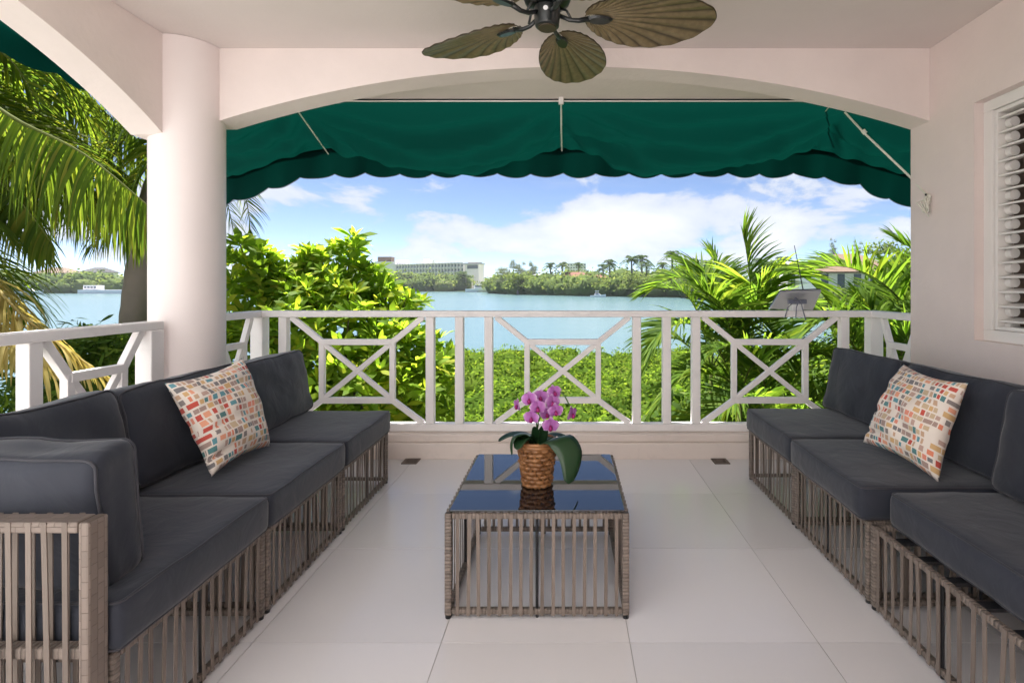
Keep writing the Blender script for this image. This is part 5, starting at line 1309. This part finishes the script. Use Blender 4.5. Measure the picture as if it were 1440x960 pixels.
# villa podium on the left shore
lw = thing('waterside_terrace', 'low white terrace building on the far left waterline', 'building', (hz(140, 360), 360, ZW))
slab_wall(lw, 'base', M['far_white'], (hz(109, 352), 352), (hz(175, 352), 352), ZW-0.5, zt(407.5, 352), 8)
slab_wall(lw, 'upper', M['far_white'], (hz(117, 355), 355), (hz(136, 355), 355), zt(407.5, 352), zt(401, 355), 6)
for k in range(4):
    o = put('window', wm2, M['far_window'], lw); o.location = (hz(120+4.5*k, 355), 354.9, zt(404, 355)); o.scale = (0.8, 1, 0.7)

def boat(label, px, Y, ln, yaw, tower=False):
    root = thing('boat', label, 'boat', (hz(px, Y), Y, ZW)); rt = Matrix.Rotation(yaw, 3, 'Z')
    def tp(x, y, z): v = rt @ Vector((x*ln, y*ln, 0)); return (hz(px, Y)+v.x, Y+v.y, ZW+z*ln)
    st = [(-.5, .13, .10), (-.2, .15, .11), (.15, .14, .13), (.38, .08, .16), (.52, .005, .18)]; vs = []; fs = []
    for x, w, z in st: vs += [tp(x, -w, z), tp(x, -w*0.7, -.02), tp(x, w*0.7, -.02), tp(x, w, z)]
    for i in range(4):
        for k in range(3): a = i*4+k; fs.append((a, a+4, a+5, a+1))
        fs.append((i*4+3, i*4+7, i*4+4, i*4))
    fs += [(0, 1, 2, 3)]
    MB().add(vs, fs).build('hull', M['boat'], root)
    cb = [(-.22, .10), (.12, .085)]
    MB().add([tp(-.22, -.10, .11), tp(.18, -.08, .13), tp(.18, .08, .13), tp(-.22, .10, .11), tp(-.20, -.09, .24), tp(.05, -.075, .24), tp(.05, .075, .24), tp(-.20, .09, .24)], [(0,1,5,4),(1,2,6,5),(2,3,7,6),(3,0,4,7),(4,5,6,7)]).build('cabin', M['boat'], root)
    MB().add([tp(-.18, -.102, .17), tp(.04, -.088, .17), tp(.04, -.085, .215), tp(-.18, -.097, .215)], [(0, 1, 2, 3)]).build('window', M['far_window'], root)
    if tower:
        t = MB()
        for x in (-.15, 0.0):
            for y in (-.07, .07): t.tube([tp(x, y, .24), tp(x, y, .38)], 0.05, 5)
        t.build('tower_legs', M['boat'], root); MB().add([tp(-.2, -.09, .38), tp(.05, -.09, .38), tp(.05, .09, .38), tp(-.2, .09, .38), tp(-.2, -.09, .40), tp(.05, -.09, .40), tp(.05, .09, .40), tp(-.2, .09, .40)], [(0,1,5,4),(1,2,6,5),(2,3,7,6),(3,0,4,7),(4,5,6,7),(3,2,1,0)]).build('canopy', M['boat'], root)
    return root
boat('white motor yacht with flybridge moored at far left shore', 41, 325, 14, R(15), True)
boat('small white motorboat moored below the mangroves, right of centre', 841, 236, 7.0, R(-20), True)
boat('long white boat lying at the sandy beach before the hotel', 676, 452, 26, R(8))

# far palms and trees
def palm_meshes(seed):
    q = random.Random(seed); V = []; Fq = []; off = 0
    for i in range(17):
        az = 2*math.pi*i*0.382+q.uniform(-.2, .2); el = R(q.uniform(-10, 70)); h = Vector((math.cos(az), math.sin(az), 0)); L_ = q.uniform(2.4, 3.1)
        pts = [h*(L_*t*math.cos(el)) + Vector((0, 0, L_*t*math.sin(el) - 0.62*L_*t*t)) for t in (0, .33, .66, 1)]
        v, f, _ = frond_np(pts, 15, 0.85, 0.20, 0.9, 0.5, 1, 0.1, 2, 0.1, seed*30+i); V.append(v); Fq.append(f+off); off += len(v)
    return mesh_np('crown', np.concatenate(V), np.concatenate(Fq))
PMS = [palm_meshes(k) for k in range(3)]
for me in PMS: me.materials.append(M['far_palm'])
TRK = MB().tube([(0, 0, 0), (0.1, 0, 0.5), (0, 0, 1.0)], [0.26, 0.22, 0.16], 8).mesh('trunk', True)
def far_palm(px, py, Y, s_, label, gi):
    s_ *= 2.15; py -= 2
    x = hz(px, Y); zt_ = zt(py, Y); root = thing('royal_palm', label, 'palm tree', (x, Y, ZW+0.4), 'tall palms on the far shore')
    o = put('trunk', TRK, M['bark'], root); o.location = (x, Y, ZW+0.4); o.scale = (s_, s_, zt_-ZW-0.4)
    o = put('crown', PMS[gi % 3], M['far_palm'], root); o.location = (x, Y, zt_); o.scale = (s_*0.92,)*3; o.rotation_euler = (0, 0, gi*1.3)
FP = [(774, 376, 300, .95, 'palm left of the white apartment block, leftmost of its pair'), (791, 375, 300, .95, 'palm touching the left side of the white apartment block'), (813, 375, 310, .8, 'palm in front of the right side of white apartment block'),
      (848, 379, 275, 1.0, 'palm above the small orange roof, left of a close pair'), (857, 373, 270, 1.05, 'palm just right of the small orange roof, right of a close pair'),
      (888, 368, 250, 1.1, 'left palm of the dense trio right of the white motorboat'), (902, 367, 255, 1.1, 'middle palm of the dense trio right of the white motorboat'), (909, 375, 245, .9, 'right palm of the dense trio, lower than its neighbours'),
      (945, 362, 255, 1.25, 'tallest palm above the steep dark grey roof'), (931, 376, 265, .9, 'short palm left of the steep dark grey roof'), (962, 377, 250, .95, 'palm close right of the tallest palm'), (978, 372, 255, 1.0, 'second palm right of the tallest palm'), (994, 374, 245, 1.0, 'palm standing left of the upright areca frond'),
      (1068, 372, 180, .8, 'palm right of the upright areca frond, left of a row'), (1082, 376, 175, .75, 'low palm in the row left of the pale pavilion'), (1101, 370, 175, .85, 'palm right behind the pale pavilion'), (1160, 363, 190, .7, 'palm peeking over the tan hip roof'), (1012, 378, 220, .8, 'palm half hidden by the upright areca frond')]
for i, (px, py, Y, s_, lb) in enumerate(FP): far_palm(px, py, Y, s_, lb, i)
def far_tree(label, px, Y, w, py_top, py_bot, mat, n, size, name='tree', tall=False):
    if tall and Y > 300: w *= 1.7; n *= 2
    x = hz(px, Y); z0, z1 = zt(py_bot, Y), zt(py_top, Y); root = thing(name, label, 'tree', (x, Y, ZW+0.4), 'trees on the far shore'); q = random.Random(px)
    bl_ = [((x+q.uniform(-.35, .35)*w, Y+q.uniform(-.3, .3)*w, z0+(z1-z0)*t), (w*(0.42 if not tall else 0.55*(1.1-t)), w*0.5*(1 if not tall else 1.1-t), (z1-z0)*(0.30 if not tall else .17))) for t in ((.3, .45, .6, .72) if not tall else (.05, .18, .3, .42, .54, .66, .78, .88))]
    V, Fq = blob_leaves(bl_, n*(6 if tall else 1), size*(0.55 if tall else 1), 1.0, 1.2 if not tall else 0.7, 0.25); put('crown', mesh_np('crown', V, Fq), M[mat], root)
    MB().tube([(x, Y, ZW+0.4), (x, Y, z0+(z1-z0)*0.6)], [w*0.05, w*0.02], 6).build('trunk', M['bark'], root)
for a in [('wispy grey green casuarina left of the palms, tallest of three', 717, 330, 8, 366, 398, 'casuarina', 900, 1.0, 'casuarina', True), ('wispy grey green casuarina right of the tallest one', 736, 335, 7, 369, 396, 'casuarina', 800, 1.0, 'casuarina', True), ('wispy casuarina left of the white flat roofed house', 752, 335, 6, 368, 396, 'casuarina', 700, 1.0, 'casuarina', True),
          ('round green tree left of the white flat roofed house', 728, 300, 14, 384, 412, 'far_leaf', 1600, 1.2), ('round pale green tree above the white motorboat', 830, 262, 9, 392, 414, 'far_leaf', 1300, .9), ('broad green tree under the trio of palms', 897, 240, 13, 385, 416, 'far_leaf', 1800, 1.0), ('broad green tree right of the steep grey roof', 965, 235, 12, 388, 417, 'far_leaf', 1600, 1.0),
          ('yellowish bushy tree beside the sandy beach', 690, 440, 12, 393, 409, 'far_leaf', 900, 1.6), ('dark green tree left of the upright areca frond', 1002, 225, 12, 384, 418, 'far_leaf', 1500, 1.0),
          ('thin wispy casuarina above the tan hip roof, left one', 1173, 150, 2.6, 335, 362, 'casuarina', 420, .42, 'casuarina', True), ('thin wispy casuarina above the tan hip roof, right one', 1206, 150, 3.4, 338, 364, 'casuarina', 480, .45, 'casuarina', True), ('round leafy tree at right beside the wall end', 1272, 95, 8, 338, 400, 'far_leaf', 2200, .6), ('green tree right behind the row of palms', 1090, 185, 12, 380, 408, 'far_leaf', 1500, .9), ('green tree left of the tan roofed house', 1135, 170, 9, 378, 404, 'far_leaf', 1300, .8), ('small green tree in front of the hotel end wall', 655, 500, 12, 381, 394, 'far_palm', 700, 1.5)]:
    far_tree(*a)

# ------------------------------------------------------------------ sea haze
hm = new_mat('sea_haze'); ho = hm.node_tree.nodes.new('ShaderNodeOutputMaterial'); hv_ = hm.node_tree.nodes.new('ShaderNodeVolumePrincipled')
hv_.inputs['Color'].default_value = (0.86, 0.92, 1.0, 1); hv_.inputs['Density'].default_value = 0.00010; hv_.inputs['Anisotropy'].default_value = 0.2
hm.node_tree.links.new(hv_.outputs[0], ho.inputs['Volume'])
haze = MB().box((-9400, -3400, -9.0), (9400, 15400, 60.0)).build('haze', hm, kind='stuff')
